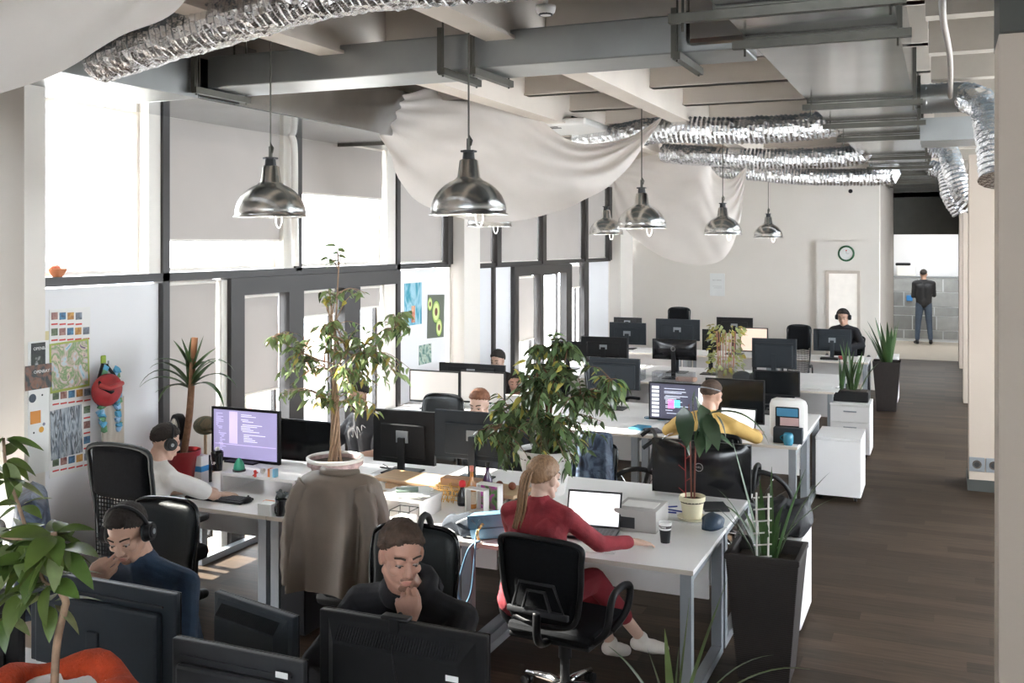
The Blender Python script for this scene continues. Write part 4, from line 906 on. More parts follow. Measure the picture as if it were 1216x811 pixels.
# man standing in the far kitchen, arms folded in front of him
st = aty(1097, 403, 26.2)
J = dict(pelvis=(0, 0, .98), chest=(0, -.01, 1.34), neck=(0, 0, 1.50), shL=(-.20, 0, 1.44), shR=(.20, 0, 1.44), elL=(-.23, .03, 1.14), elR=(.23, .05, 1.16), wrL=(.0, .20, 1.18), wrR=(.09, .16, 1.42),
         knL=(-.12, .02, .52), knR=(.12, .02, .52), anL=(-.15, -.02, .09), anR=(.15, -.02, .09), toeL=(-.18, .13, .045), toeR=(.18, .13, .045))
person((st.x, 26.2, 0), .15, 'man in black top and blue jeans standing with his back turned in the far kitchen', J, ((0, .03, 1.65), .0, 0, -.25, 1), skB, mat('black_top', (.02, .02, .022), .85), jeans,
    lambda e, m_: hairmesh(e, m_, hd_, vol=1.06, front=.5, side=.05, back=-.6), M['black'], .012, 1.02, hands={'R': ((-.3, .1, .4), (0, -1, 0), 1, .6, .4), 'L': ((.5, .1, 0), (0, -1, 0), -1, .4, .4)})
# ---------------------------------------------------------------- plants
M['leafA'] = mat('ficus_leaf_green', (.30, .42, .18), .36, var=.25, scale=5, trans=.45, orand=.35)
M['leafB'] = mat('dark_ficus_leaf', (.13, .19, .085), .27, var=.3, scale=5, trans=.22, orand=.4)
M['leafY'] = mat('yellow_green_leaf', (.42, .36, .08), .45, var=.2, scale=5, trans=.35, orand=.3)
M['leafL'] = mat('broad_green_leaf', (.14, .22, .05), .38, var=.45, scale=7, trans=.25, orand=.25)
M['strap'] = mat('strap_leaf', (.05, .10, .03), .4, var=.35, scale=6, trans=.15, orand=.25)
M['bark'] = mat('pale_bark', (.36, .24, .16), .85, var=.25, scale=30, bump=.5)
M['barkd'] = mat('brown_bark', (.20, .10, .055), .85, var=.3, scale=30, bump=.6)
M['potw'] = mat('white_glazed_pot', (.72, .69, .66), .35, var=.04)
def leaf_mesh(L, W, droop=.25, fold=.25, tip=1., n=5):
    vs, fs = [], []
    for i in range(n+1):
        t = i/n; w = W*.5*math.sin(PI*min(1, t**.8*1.0))**.8*(1-.25*t*tip) if 0 < i < n else 0.0008
        z = -droop*L*t*t
        for s in (-1, 0, 1): vs.append((s*w, L*t, z+abs(s)*w*fold))
    for i in range(n):
        for s in (0, 1): a = i*3+s; fs.append((a, a+1, a+4, a+3))
    return vs, fs
def mesh_of(name, vs, fs, m):
    me = bpy.data.meshes.new(name); me.from_pydata(vs, [], fs); me.materials.append(m)
    for p in me.polygons: p.use_smooth = True
    return me
def leaf_matrix(p, d, roll=0, s=1.):
    d = Vector(d).normalized(); q = d.to_track_quat('Y', 'Z').to_matrix().to_4x4()
    return Matrix.Translation(p) @ q @ Matrix.Rotation(roll, 4, 'Y') @ Matrix.Scale(s, 4)
class Foliage:
    def __init__(s, e, variants, mats, rr): 
        s.e = e; s.v = variants; s.L = []; s.mats = mats; s.r = rr; s.me = {}
    def add(s, p, d, roll=0, sc=1., k=None, m=None): s.L.append((leaf_matrix(p, d, roll, sc), s.r.randrange(len(s.v)) if k is None else k, m if m is not None else s.r.choices(range(len(s.mats)), [w for _, w in s.mats])[0]))
    def done(s, limit=300, name='leaf'):
        s.r.shuffle(s.L)
        for i, (mx, k, m) in enumerate(s.L[:limit]):
            if (k, m) not in s.me: s.me[k, m] = mesh_of(name, *s.v[k], s.mats[m][0])
            o = bpy.data.objects.new(name, s.me[k, m]); COL.objects.link(o); o.parent = s.e; o.matrix_local = mx
        for m in range(len(s.mats)):
            vs, fs = [], []
            for mx, k, mm in s.L[limit:]:
                if mm != m: continue
                b = len(vs); vs += [mx @ Vector(v) for v in s.v[k][0]]; fs += [tuple(i+b for i in f) for f in s.v[k][1]]
            if vs: o = bpy.data.objects.new('foliage', mesh_of('foliage', vs, fs, s.mats[m][0])); COL.objects.link(o); o.parent = s.e; o['kind'] = 'stuff'
def pot(e, r0, r1, h, m, rim=.015, z=0, name='pot', soil=True, seg=32):
    MB().lathe([(r0, z), (r1, z+h-.03), (r1+rim, z+h-.03), (r1+rim, z+h), (r1, z+h), (r1-.012, z+h-.05)], seg=seg).build(name, m, e, 'auto')
    if soil: MB().cyl((0, 0, z+h-.06), (0, 0, z+h-.035), r1-.005, seg=24).build('soil', M['soil'], e)
def tree(loc, lab, trunk, clusters, potf, mats, seed, n, leafL=.07, up=.0, name='indoor_tree', tw=9, bark='bark', droopy=.55):
    rr = random.Random(seed); e = empty(name, loc, 0, lab, 'tree'); o = Vector(loc); potf(e)
    tb = MB()
    tp = [[Vector(p) for p in t] for t, _ in trunk]
    for t, r_ in trunk: tb.tube(catmull(t, 8), r_, 8)
    tb.build('trunk', M[bark], e, True)
    fo = Foliage(e, [leaf_mesh(leafL, leafL*.42, .3), leaf_mesh(leafL*.8, leafL*.36, .15), leaf_mesh(leafL*1.15, leafL*.45, .45)], mats, rr)
    br = MB(); allp = [p for t in tp for p in t[len(t)//3:]]
    tot = sum(c[2] for c in clusters)
    for c, R_, wgt in clusters:
        c = Vector(c)-o
        k = max(1, int(n*wgt/tot/tw))
        for _ in range(k):
            while True:
                d = Vector((rr.uniform(-1, 1), rr.uniform(-1, 1), rr.uniform(-1, 1)))
                if d.length < 1: break
            end = c+Vector((d.x*R_[0], d.y*R_[1], d.z*R_[2]))
            cand = [p for p in allp if p.z < end.z+.15] or allp
            st = min(cand, key=lambda p: (p-end).length+rr.uniform(0, .12))
            ln = (end-st).length; mid = st.lerp(end, .5)+Vector((0, 0, .16*ln)); P = catmull([st, mid, end], 5)
            br.tube(P, [.0042, .0015], 4)
            for q in range(tw):
                t = .25+.75*(q+.5)/tw; i = min(len(P)-2, int(t*(len(P)-1))); p = P[i].lerp(P[i+1], t*(len(P)-1)-i); dr = (P[i+1]-P[i]).normalized()
                a = rr.uniform(0, 2*PI); side = Vector((math.cos(a), math.sin(a), -.2-droopy*rr.random()))
                fo.add(p, dr*.5+side, rr.uniform(-.9, .9), rr.uniform(.75, 1.2))
    br.build('branch', M[bark], e, True); fo.done(300); return e
# the near indoor tree on the window-side desk
y1_ = 5.70
pc = aty(398, 540, y1_)
def pf1(e):
    MB().lathe([(.10, 0), (.165, .24), (.185, .24), (.185, .285), (.172, .285), (.168, .24)], seg=36).build('pot', mat('mauve_patterned_pot', (.42, .30, .30), .6, var=.5, scale=24), e, 'auto')
    MB().lathe([(.172, .268), (.188, .268), (.190, .29), (.170, .29), (.172, .268)], seg=36, closed=True).build('pot_rim', M['potw'], e, True)
    MB().cyl((0, 0, .235), (0, 0, .25), .17, seg=24).build('soil', M['soil'], e)
def pt(px, py, y, o): return Vector(aty(px, py, y))-o
L1 = Vector((pc.x, y1_, .74)); T = []
for k in range(7):
    a = k*.9; r_ = .028
    T.append(([V(math.cos(a)*.045, math.sin(a)*.045, .24)]+[V(math.cos(a+q*1.1)*r_*(1-q*.12), math.sin(a+q*1.1)*r_*(1-q*.12), .24+q*.20) for q in range(1, 4)]+[pt(385+k*5, 430-k*3, y1_, L1), pt(396+rng.uniform(-8, 12), 360+rng.uniform(-10, 30), y1_+rng.uniform(-.08, .08), L1)], [.0095, .004]))
T.append(([V(0, 0, .24), V(.0, .0, .6), pt(396, 440, y1_, L1), pt(399, 380, y1_, L1), pt(402, 320, y1_, L1)], [.012, .004]))
T.append(([V(0, 0, 1.0), pt(430, 420, y1_, L1), pt(470, 390, y1_+.1, L1)], [.005, .002])); T.append(([V(0, 0, .9), pt(360, 420, y1_, L1), pt(325, 400, y1_-.1, L1)], [.005, .002]))
cl = lambda px, py, dy, rx, ry, rz, w: (aty(px, py, y1_+dy), (rx, ry, rz), w)
tree(L1, 'slender indoor tree with braided pale stems and sparse light leaves, by the window', T,
     [cl(400, 302, 0, .07, .08, .08, 14), cl(396, 350, 0, .12, .10, .10, 26), cl(432, 345, 0, .10, .1, .05, 12), cl(345, 405, 0, .17, .14, .08, 60), cl(352, 440, .1, .16, .15, .12, 60), cl(395, 400, 0, .15, .15, .12, 70), cl(440, 400, 0, .15, .15, .12, 70),
      cl(478, 385, 0, .08, .12, .12, 36), cl(430, 450, -.1, .18, .18, .14, 110), cl(385, 470, 0, .14, .15, .10, 60), cl(468, 440, 0, .12, .15, .10, 50), cl(440, 490, -.1, .10, .12, .06, 30), cl(345, 470, 0, .1, .1, .06, 24)],
     pf1, [(M['leafA'], 9), (M['leafY'], 1), (M['leafB'], 1)], 5, 900, .070, tw=5)
# the dense indoor tree behind the woman in red
y2_ = 6.45; pc = aty(648, 590, y2_); L2 = Vector((pc.x, y2_, .74))
def pf2(e): pot(e, .13, .185, .30, M['potw'], .01)
T = []
for k in range(5):
    a = k*1.26
    T.append(([V(math.cos(a)*.04, math.sin(a)*.04, .24), V(math.cos(a+1)*.03, math.sin(a+1)*.03, .45), V(math.cos(a+2)*.05, math.sin(a+2)*.05, .7), pt(650+14*math.cos(a), 450, y2_+.1*math.sin(a), L2), pt(655+20*math.cos(a), 410, y2_, L2)], [.013, .004]))
T.append(([V(0, 0, .6), pt(690, 470, y2_, L2), pt(725, 450, y2_, L2)], [.006, .002])); T.append(([V(0, 0, .5), pt(610, 500, y2_, L2), pt(575, 510, y2_, L2)], [.006, .002]))
cl = lambda px, py, dy, rx, ry, rz, w: (aty(px, py, y2_+dy), (rx, ry, rz), w)
tree(L2, 'dense dark-leaved indoor tree in a white pot behind the woman in red', T,
     [cl(658, 415, 0, .16, .16, .13, 90), cl(632, 440, 0, .2, .2, .15, 130), cl(685, 440, 0, .2, .2, .15, 120), cl(610, 480, -.1, .2, .2, .14, 130), cl(585, 515, 0, .14, .15, .08, 90), cl(650, 490, -.15, .25, .2, .17, 200), cl(700, 480, 0, .2, .2, .14, 130),
      cl(728, 465, 0, .12, .15, .10, 60), cl(660, 540, -.1, .22, .2, .14, 150), cl(610, 545, 0, .15, .15, .10, 80), cl(700, 530, 0, .13, .13, .11, 60), cl(640, 570, .05, .14, .13, .06, 60)],
     pf2, [(M['leafB'], 8), (M['leafA'], 5), (M['leafY'], 1)], 9, 1800, .082, tw=9, bark='barkd')
# strap-leaved plants
def strap(p0, d, L, W, bend, m, e, name='leaf', n=12, tipw=.0, sway=0):
    p = Vector(p0); d = Vector(d).normalized(); pts = [p.copy()]; ds = [d.copy()]
    for i in range(n):
        d = (d+V(sway*.05, 0, -bend/n*(.4+1.4*i/n))).normalized(); p = p+d*(L/n); pts.append(p.copy()); ds.append(d.copy())
    mb = MB(); rows = []
    for i, (q, dd) in enumerate(zip(pts, ds)):
        t = i/n; s_ = dd.cross(V(0, 0, 1)); s_ = s_.normalized() if s_.length > .05 else V(1, 0, 0)
        nn = s_.cross(dd); w = W*.5*min(1, .45+t*2.2)*(1-t**2.5)+.0006
        rows.append([mb._v(q-s_*w+nn*w*.3), mb._v(q), mb._v(q+s_*w+nn*w*.3)])
    for a, b in zip(rows, rows[1:]):
        for k in (0, 1): mb.b.faces.new([a[k], a[k+1], b[k+1], b[k]])
    return mb.build(name, m, e, True)
dp = at(218, 574, .74)
e = empty('spiky_potted_plant', (dp.x, dp.y, .74), 0, 'dragon-tree plant with sawn-off thick stem in a dark red pot by the window', 'plant')
pot(e, .08, .115, .24, mat('dark_red_pot', (.32, .02, .025), .3, var=.1), .006)
o_ = Vector(e.location)
s0 = pt(220, 540, dp.y, o_); MB().tube(catmull([V(0, 0, .2), pt(224, 500, dp.y, o_), pt(227, 465, dp.y, o_), pt(229, 430, dp.y, o_), pt(231, 404, dp.y, o_)], 8), [.026, .020], 14).build('stem', M['barkd'], e, True)
MB().tube([pt(229.5, 425, dp.y, o_), pt(231.3, 401, dp.y, o_)], .022, 14).build('sawn_stem', mat('terracotta_bark', (.45, .20, .10), .8, var=.15, bump=.3), e, True)
for (px, py, dx, dz, L, b) in ((226, 462, -1, .9, .40, 1.6), (226, 462, -.7, 1.2, .42, 1.9), (226, 462, -1.2, .5, .36, 2.0), (226, 462, -.5, .9, .45, 2.6), (227, 460, .5, 1.2, .40, 2.0), (227, 460, 1, 1.0, .42, 1.9), (227, 460, 1.2, .7, .40, 2.3), (227, 460, .9, 1.0, .38, .6),
                               (227, 460, .3, 1, .42, 2.8), (226, 458, -.2, 1.2, .28, .6), (228, 440, -.9, 1.5, .26, .3), (228, 440, -.35, 1.5, .24, .2), (228, 440, -.15, 1.5, .25, .0), (229, 440, .5, 1.5, .26, -.2), (228, 440, -1.3, 1, .30, .9), (229, 440, 1.2, 1.2, .30, .4), (227, 458, -1.3, .2, .28, .8), (229, 440, 1.0, .8, .26, 1.0)):
    strap(pt(px, py, dp.y, o_), (dx, rng.uniform(-.7, .4), dz), L*1.0, .055, b, M['strap'], e)
# wicker planter with strap leaves and a trellis
wkr = mat('dark_wicker', (.020, .014, .012), .6, var=.2, scale=20)
e = empty('wicker_planter', (-.93, 5.86, 0), .0, 'tall tapered dark wicker planter with strap leaves beside the near desk', 'planter')
def tapered(b, r0, r1, z0, z1): return b.faces([(-r0, -r0, z0), (r0, -r0, z0), (r0, r0, z0), (-r0, r0, z0), (-r1, -r1, z1), (r1, -r1, z1), (r1, r1, z1), (-r1, r1, z1)], [(0, 1, 5, 4), (1, 2, 6, 5), (2, 3, 7, 6), (3, 0, 4, 7), (3, 2, 1, 0)])
tapered(MB(), .135, .195, 0, .70).build('body', wkr, e)
b = MB()
for k in range(58):
    z = .012+k*.0119; r_ = .137+.060*z/.70; 
    b.box(-r_-.003, r_+.003, -r_-.003, -r_, z, z+.0075).box(-r_-.003, r_+.003, r_, r_+.003, z, z+.0075).box(-r_-.003, -r_, -r_, r_, z, z+.0075).box(r_, r_+.003, -r_, r_, z, z+.0075)
o = b.build('wicker_weave', wkr, e); o['kind'] = 'stuff'
b = MB()
for s in (-1, 1): b.box(-.205, .205, s*.19-.014, s*.19+.014, .685, .715, .004); b.box(s*.19-.014, s*.19+.014, -.205, .205, .685, .715, .004)
b.build('rim', wkr, e); MB().box(-.17, .17, -.17, .17, .60, .64).build('soil', M['soil'], e)
for i in range(17):
    a = rng.uniform(0, 2*PI); strap((math.cos(a)*.05, math.sin(a)*.05, .62), (math.cos(a)*rng.uniform(.15, .8), math.sin(a)*rng.uniform(.15, .8), 1.3), rng.uniform(.28, .62), rng.uniform(.03, .045), rng.uniform(.2, 1.5), M['strap'], e)
strap((-.02, 0, .62), (-.42, 0, 1.6), .72, .055, -.05, M['strap'], e); strap((.0, 0, .62), (.55, 0, 1.0), .6, .03, .9, M['strap'], e); strap((.02, 0, .62), (.0, .1, 1.6), .55, .035, .1, M['strap'], e)
e = empty('plant_trellis', (-.93, 5.70, .64), .1, 'white wire trellis stuck in the wicker planter', 'trellis')
b = MB()
for x in (-.03, .03): b.tube([(x, 0, 0), (x*1.1, 0, .42)], .006, 6)
for k in range(6): b.tube([(-.05, 0, .06+k*.066), (.05, 0, .075+k*.066)], .005, 6)
b.build('wire_frame', M['potw'], e)
# rubber plant in the cream pot
rp = at(822, 617, .74)
e = empty('rubber_plant', (rp.x, rp.y, .74), 0, 'young rubber plant with large dark leaves in a cream pot beside the cup', 'plant')
cp = mat('cream_pot', (.66, .60, .42), .5, var=.05)
MB().lathe([(.062, 0), (.088, .008), (.092, .022), (.085, .022), (.06, .012)], seg=32).build('saucer', cp, e, 'auto')
MB().lathe([(.056, .012), (.072, .12), (.080, .12), (.082, .148), (.074, .148), (.070, .115)], seg=32).build('pot', cp, e, 'auto'); MB().cyl((0, 0, .11), (0, 0, .125), .072, seg=20).build('soil', M['soil'], e)
o_ = Vector(e.location); b = MB()
b.tube([(-.005, 0, .12), pt(820, 540, rp.y, o_), pt(818, 480, rp.y, o_)], [.006, .004], 8); b.tube([(.012, 0, .12), pt(826, 530, rp.y, o_), pt(832, 490, rp.y, o_)], [.006, .004], 8)
b.build('stem', mat('red_brown_stem', (.20, .06, .04), .6), e, True)
b = MB(); b.tube([(-.04, 0, .12), (-.045, 0, .50)], .004, 6)
for k in range(5): b.tube([(-.045, 0, .16+k*.07), (-.085+(k % 2)*.08, 0, .19+k*.07)], .0025, 5)
b.build('red_support_stick', mat('red_stick', (.3, .03, .03), .5), e)
rb = mat('rubber_leaf', (.055, .10, .05), .25, var=.3, scale=5, trans=.08, coat=.2, orand=.2)
for (px, py, dx, dz, s, rl) in ((815, 505, -.2, -1, 1.05, 0), (812, 490, .15, -1.2, 1.25, .3), (826, 478, .3, -.9, 1.3, -.3), (832, 488, .45, -1, 1.2, .2), (838, 500, .5, -.8, 1.1, .4), (830, 515, .2, -1, .9, 0), (822, 520, -.3, -.9, .8, .5), (842, 510, .2, -1.1, .9, -.5), (850, 500, .7, -.9, .8, 0), (800, 522, -.7, -.3, .75, 0), (840, 520, .8, -.2, .9, .2), (826, 470, -.2, -1, 1.0, .9)):
    me = mesh_of('leaf', *leaf_mesh(.20, .10, .3, .15, .6), rb); o = bpy.data.objects.new('leaf', me); COL.objects.link(o); o.parent = e
    o.matrix_local = leaf_matrix(pt(px, py-8, rp.y+rng.uniform(-.04, .04), o_), (dx, rng.uniform(-.5, .1), dz), rl, s)
for (px, py, dx, dz, L, b_) in ((866, 500, .35, -.9, .30, .1),):
    pass
strap(pt(832, 495, rp.y, o_), (1, .0, .5), .50, .055, 2.0, M['strap'], e)
# broad-leaved plant in the left foreground, in a fleece-wrapped pot on a cabinet
fy = 2.02; fpos = aty(66, 838, fy); tz = fpos.z
e = pedestal(fpos.x, fy+.0, .5, .45, 1.08, 'tall dark cabinet below the left foreground plant', wheels=False)
for ch in e.children: ch.data.materials[0] = M['black']
e = empty('broad_leaved_plant', (fpos.x, fy, 1.08), 0, 'broad-leaved bushy plant on a crooked stem at the left picture edge', 'plant'); o_ = Vector(e.location)
pot(e, .10, .13, tz-1.08+.035, M['potw'], .01)
st_ = [pt(64, 840, fy, o_), pt(67, 770, fy, o_), pt(76, 725, fy, o_), pt(78, 714, fy, o_), pt(70, 695, fy, o_), pt(65, 655, fy, o_), pt(64, 632, fy, o_)]
b = MB(); b.tube([V(0, 0, .1)]+catmull(st_, 6), [.011, .008], 10); b.tube(catmull([pt(70, 695, fy, o_), pt(52, 690, fy, o_), pt(35, 640, fy, o_), pt(22, 600, fy, o_), pt(8, 560, fy, o_), pt(4, 520, fy, o_)], 6), [.006, .004], 8)
b.tube(catmull([pt(66, 670, fy, o_), pt(50, 640, fy, o_), pt(20, 640, fy, o_), pt(-15, 635, fy, o_)], 6), [.006, .004], 8); b.build('stem', M['bark'], e, True)
rr = random.Random(4)
bl_ = [mesh_of('leaf', *leaf_mesh(.165, .072, .25, .18, .5, 7), M['leafL']), mesh_of('leaf', *leaf_mesh(.135, .064, .45, .2, .5, 7), M['leafL']), mesh_of('leaf', *leaf_mesh(.16, .066, .25, .18, .5, 7), mat('cream_edged_leaf', (.30, .36, .16), .42, var=.5, scale=9, trans=.25, orand=.15))]
for (px, py, n_, s) in ((64, 634, 12, .95), (66, 650, 9, 1.0), (52, 650, 8, .9), (30, 640, 9, .85), (40, 665, 8, .9), (10, 665, 8, .9), (60, 715, 5, .8), (20, 700, 6, .8), (5, 730, 5, .8), (8, 640, 8, .9), (-12, 640, 5, 1.), (60, 690, 6, .9), (20, 668, 6, .8), (4, 545, 9, .85), (12, 570, 7, .8), (24, 600, 4, .7), (3, 520, 5, .7), (50, 700, 4, .8), (0, 690, 3, .8)):
    for k in range(n_):
        a = 2*PI*k/n_+rr.uniform(-.4, .4); dz = rr.uniform(-.8, .55)
        o = bpy.data.objects.new('leaf', bl_[rr.choices((0, 1, 2), (5, 4, 1.3))[0]]); COL.objects.link(o); o.parent = e
        d = V(math.cos(a), math.sin(a)*.8, dz); o.matrix_local = leaf_matrix(pt(px, py, fy, o_)+d*.012, d, rr.uniform(-.6, .6), s*rr.uniform(.62, .95))
fl_ = mat('orange_fleece', (.55, .06, .015), .95, var=.2, scale=25, bump=.9, bscale=120)
e = MB().tube([(fpos.x+(.165+.02*math.sin(a*3))*math.cos(a), fy+.165*math.sin(a), tz+.028+.02*math.sin(a*4+1)) for a in [2*PI*k/40 for k in range(41)]], .042, 14).build('fleece_blanket', fl_, None, True)
tag(e, 'bright orange-red fleece wrapped around the pot at the bottom left edge', 'blanket')
# variegated blades at the bottom edge
q = at(800, 850, .98); e = pedestal(q.x, q.y, .4, .4, .74, 'low white cabinet below the bottom-edge blades', wheels=False)
e = empty('snake_plant', (q.x, q.y, .74), 0, 'pale-edged long blades of a potted plant rising at the bottom picture edge', 'plant'); pot(e, .09, .12, .24, M['potw'])
vg = mat('variegated_blade', (.12, .17, .06), .4, var=.4, scale=7, trans=.2, orand=.2)
for dx, L, b_, w_ in ((.30, .52, .1, .05), (.55, .42, .9, .03), (-.1, .30, .0, .035), (-.25, .25, .3, .03), (.75, .46, 1.0, .022), (.05, .26, .2, .04), (-.5, .3, .7, .03), (.12, .42, -.2, .02)): strap((dx*.05, 0, .2), (dx, rng.uniform(-.1, .1), 1), L, w_, b_, vg, e)
# far plants
yv = 12.45; vp = aty(862, 446, yv)
e = empty('climbing_plant', (vp.x, yv, .74), 0, 'trailing pale climbing plant on a cane frame in a glass vase, far desks', 'plant'); o_ = Vector(e.location)
MB().lathe([(.12, 0), (.13, .18), (.125, .2), (.12, .02)], seg=20).build('vase', glassmat('clear_vase', (.9, .92, .9), .15), e, True)
MB().cyl((0, 0, .01), (0, 0, .15), .10, seg=16).build('soil', M['bark'], e)
b = MB()
for k in range(9): a = k*.7; b.tube([(math.cos(a)*.09, math.sin(a)*.09, .1), (math.cos(a)*.12, math.sin(a)*.12, .62)], .005, 5)
b.build('cane', mat('pink_cane', (.50, .22, .16), .7), e)
fo = Foliage(e, [leaf_mesh(.07, .05, .3)], [(mat('pale_ivy_leaf', (.42, .46, .20), .5, trans=.3, orand=.25, var=.2), 1), (M['leafY'], .5)], random.Random(3))
for k in range(190):
    a = rng.uniform(0, 2*PI); z = rng.uniform(.1, .70); r_ = .13+rng.uniform(0, .08)
    fo.add(V(math.cos(a)*r_, math.sin(a)*r_, z), (math.cos(a), math.sin(a), rng.uniform(-1, .3)), rng.uniform(-1, 1), rng.uniform(.7, 1.2))
fo.done(190)
e = empty('tall_planter', (-.78, 15.75, 0), 0, 'tall dark square planter with upright snake plant at the far aisle', 'planter')
tapered(MB(), .13, .19, 0, .72).build('body', wkr, e); MB().box(-.18, .18, -.18, .18, .66, .69).build('soil', M['soil'], e)
for k in range(16): a = k*2.4; strap((math.cos(a)*.07, math.sin(a)*.07, .68), (math.cos(a)*.3-.15, math.sin(a)*.2, 1), rng.uniform(.35, .72), .07, rng.uniform(-.1, .5), M['strap'], e)
e = empty('planter_box', (-1.00, 12.3, .62), 0, 'low black planter box with spiky leaves on the white drawer unit', 'planter')
MB().box(-.20, .20, -.12, .12, 0, .12, .01).build('box', M['black'], e); MB().box(-.18, .18, -.10, .10, .11, .125).build('soil', M['soil'], e)
for k in range(14): a = k*2.4; strap((rng.uniform(-.12, .12), 0, .12), (rng.uniform(-.3, .5), rng.uniform(-.3, .3), 1), rng.uniform(.2, .62), .05, rng.uniform(-.1, .7), M['strap'], e)
wp_ = atx(69, 328, WX+.0); e = empty('succulent_pot', (WX-.005, wp_.y, 2.226), 0, 'small terracotta bowl with a succulent on the window transom', 'plant')
MB().lathe([(.03, 0), (.055, .04), (.060, .055), (.052, .055)], seg=20).build('pot', mat('terracotta', (.62, .23, .11), .8), e, 'auto'); MB().ball((-.01, -.01, .06), (.035, .035, .022), 2).build('succulent', mat('reddish_succulent', (.45, .16, .10), .8, bump=.8, bscale=60), e)
# ---------------------------------------------------------------- hanging cloths, lamps, ceiling devices
def sail(E0, E1, lab, m=None, nu=60, nv=28, belly=.25, seed=0, corners=(0, 1), fold=.045, top=None):
    A = catmull([aty(*q) for q in E0], 12); B = catmull([aty(*q) for q in E1], 12)
    def samp(P, t): i = min(len(P)-2, int(t*(len(P)-1))); return P[i].lerp(P[i+1], t*(len(P)-1)-i)
    def fn(u, v):
        a, b = samp(A, u), samp(B, u); p = a.lerp(b, v)
        ln = (b-a).length; d = -belly*ln*math.sin(PI*v*.75)
        for cu in corners:
            an = math.atan2(v*ln+.02, abs(u-cu)*2.6+.03); d += fold*math.sin(an*34+seed+cu*2)*min(1, ln/.3)*math.exp(-abs(u-cu)*1.4)*min(1, u*7, (1-u)*7)
        d += .03*noise.noise(V(u*5, v*3, seed))
        return p+V(0, d, 0)
    o = MB().grid(fn, nu, nv).build('hanging_cloth', m or M['cloth'], None, True)
    return tag(o, lab, 'fabric', 'white sheets hung under the ceiling')
sail([(430, 103, 7.6), (478, 113, 7.9), (530, 97, 8.3), (592, 92, 8.7), (628, 128, 8.9), (680, 168, 9.1), (740, 165, 9.3), (787, 138, 9.4)],
     [(430, 105, 7.6), (458, 165, 7.7), (505, 236, 8.0), (585, 264, 8.4), (665, 254, 8.7), (725, 222, 9.0), (762, 180, 9.2), (787, 140, 9.4)], 'large white cloth sagging under the ceiling behind the middle pendant lamp', seed=2)
sail([(728, 205, 12.7), (764, 186, 12.8), (800, 182, 12.8), (838, 169, 12.8), (845, 200, 12.9), (866, 214, 12.9), (887, 196, 12.9)],
     [(728, 215, 12.7), (737, 262, 12.7), (780, 300, 12.8), (825, 314, 12.8), (862, 306, 12.8), (880, 262, 12.9), (887, 200, 12.9)], 'smaller white cloth hanging behind the two right pendant lamps', seed=5, fold=.016, belly=.12)
sail([(-420, -120, 2.7), (-200, -140, 2.9), (0, -150, 3.0), (150, -150, 3.0), (300, -150, 3.0)],
     [(-420, 140, 2.4), (-160, 150, 2.5), (0, 123, 2.6), (90, 92, 2.7), (160, 52, 2.8), (222, 0, 2.9), (300, -140, 3.0)], 'large white cloth close to the camera in the top left corner', belly=.10, seed=1, corners=(1,), fold=.05, nu=80)
alu = mat('spun_aluminium', (.80, .78, .75), .24, 1., var=.15, scale=3, bump=.05, bscale=6)
def pendant(x, y, zr, lab, ztop=4.12):
    e = empty('pendant_lamp', (x, y, zr), 0, lab, 'lamp', 'metal dome pendant lamps'); R_ = .21
    prof = [(R_+.006, 0), (R_+.006, .008), (R_-.004, .012)]+[(R_*math.cos(a), .012+.195*math.sin(a)) for a in [PI/2*k/12 for k in range(1, 10)]]
    prof += [(.070, .202), (.062, .21), (.050, .30), (.036, .308)]
    MB().lathe(prof, seg=40, closed=True).build('lamp_shade', alu, e, True)
    MB().lathe([(R_-.002, .004)]+[((R_-.01)*math.cos(a), .008+.150*math.sin(a)) for a in [PI/2*k/8 for k in range(8)]], seg=32, closed=True).build('reflector', M['white'], e, True)
    MB().cyl((0, 0, .30), (0, 0, .35), .035, .03, seg=12).cyl((0, 0, .345), (0, 0, .355), .045, seg=6).build('lamp_holder', M['dark'], e, 'auto')
    MB().tube([(0, 0, .35), (0, 0, .42)], .012, 8).tube([(.012, 0, .38), (.02, 0, .41), (.0, 0, .44)], .005, 6).build('hook', M['strut'], e)
    MB().cyl((0, 0, .36), (0, 0, ztop-zr), .005, seg=6).build('cord', M['strut'], e)
    MB().tube(catmull([(.05, -.02, .02), (.055, -.02, -.04), (.075, -.02, -.065), (.095, -.02, -.03), (.09, -.02, .02)], 6), .0035, 6).build('glass_loop', EM('lamp_tube', (1, .97, .92), 2.), e, True)
    MB().ball((0, 0, .06), (.045, .045, .06), 2).build('bulb', EM('bulb_glow', (1, .93, .82), 14), e, True)
    return e
PX = {(0, 0): 'dome pendant lamp at the left in front of the wide roller blind', (1, 0): 'largest dome pendant lamp in front of the big white cloth', (0, 1): 'dome pendant lamp mostly hidden behind the largest one', (1, 1): 'dome pendant lamp just right of the big white cloth',
      (0, 2): 'dome pendant lamp peeking out left behind the middle pair', (1, 2): 'dome pendant lamp in front of the smaller white cloth', (0, 3): 'far dome pendant lamp mostly hidden by the smaller cloth', (1, 3): 'rightmost and farthest dome pendant lamp'}
p0 = pendant(-3.68, 4.95, 2.60, PX[0, 0])
for k, (x, y, z) in {(1, 0): (-2.40, 5.17-.17, 2.60), (0, 1): (-3.98, 8.75, 2.60), (1, 1): (-2.40, 8.44, 2.57), (0, 2): (-3.90, 12.1, 2.55), (1, 2): (-2.30, 11.4, 2.54), (0, 3): (-3.80, 15.95, 2.53), (1, 3): (-2.38, 15.1, 2.52)}.items():
    place(copy_tree(p0), (x, y, z), 0, PX[k])
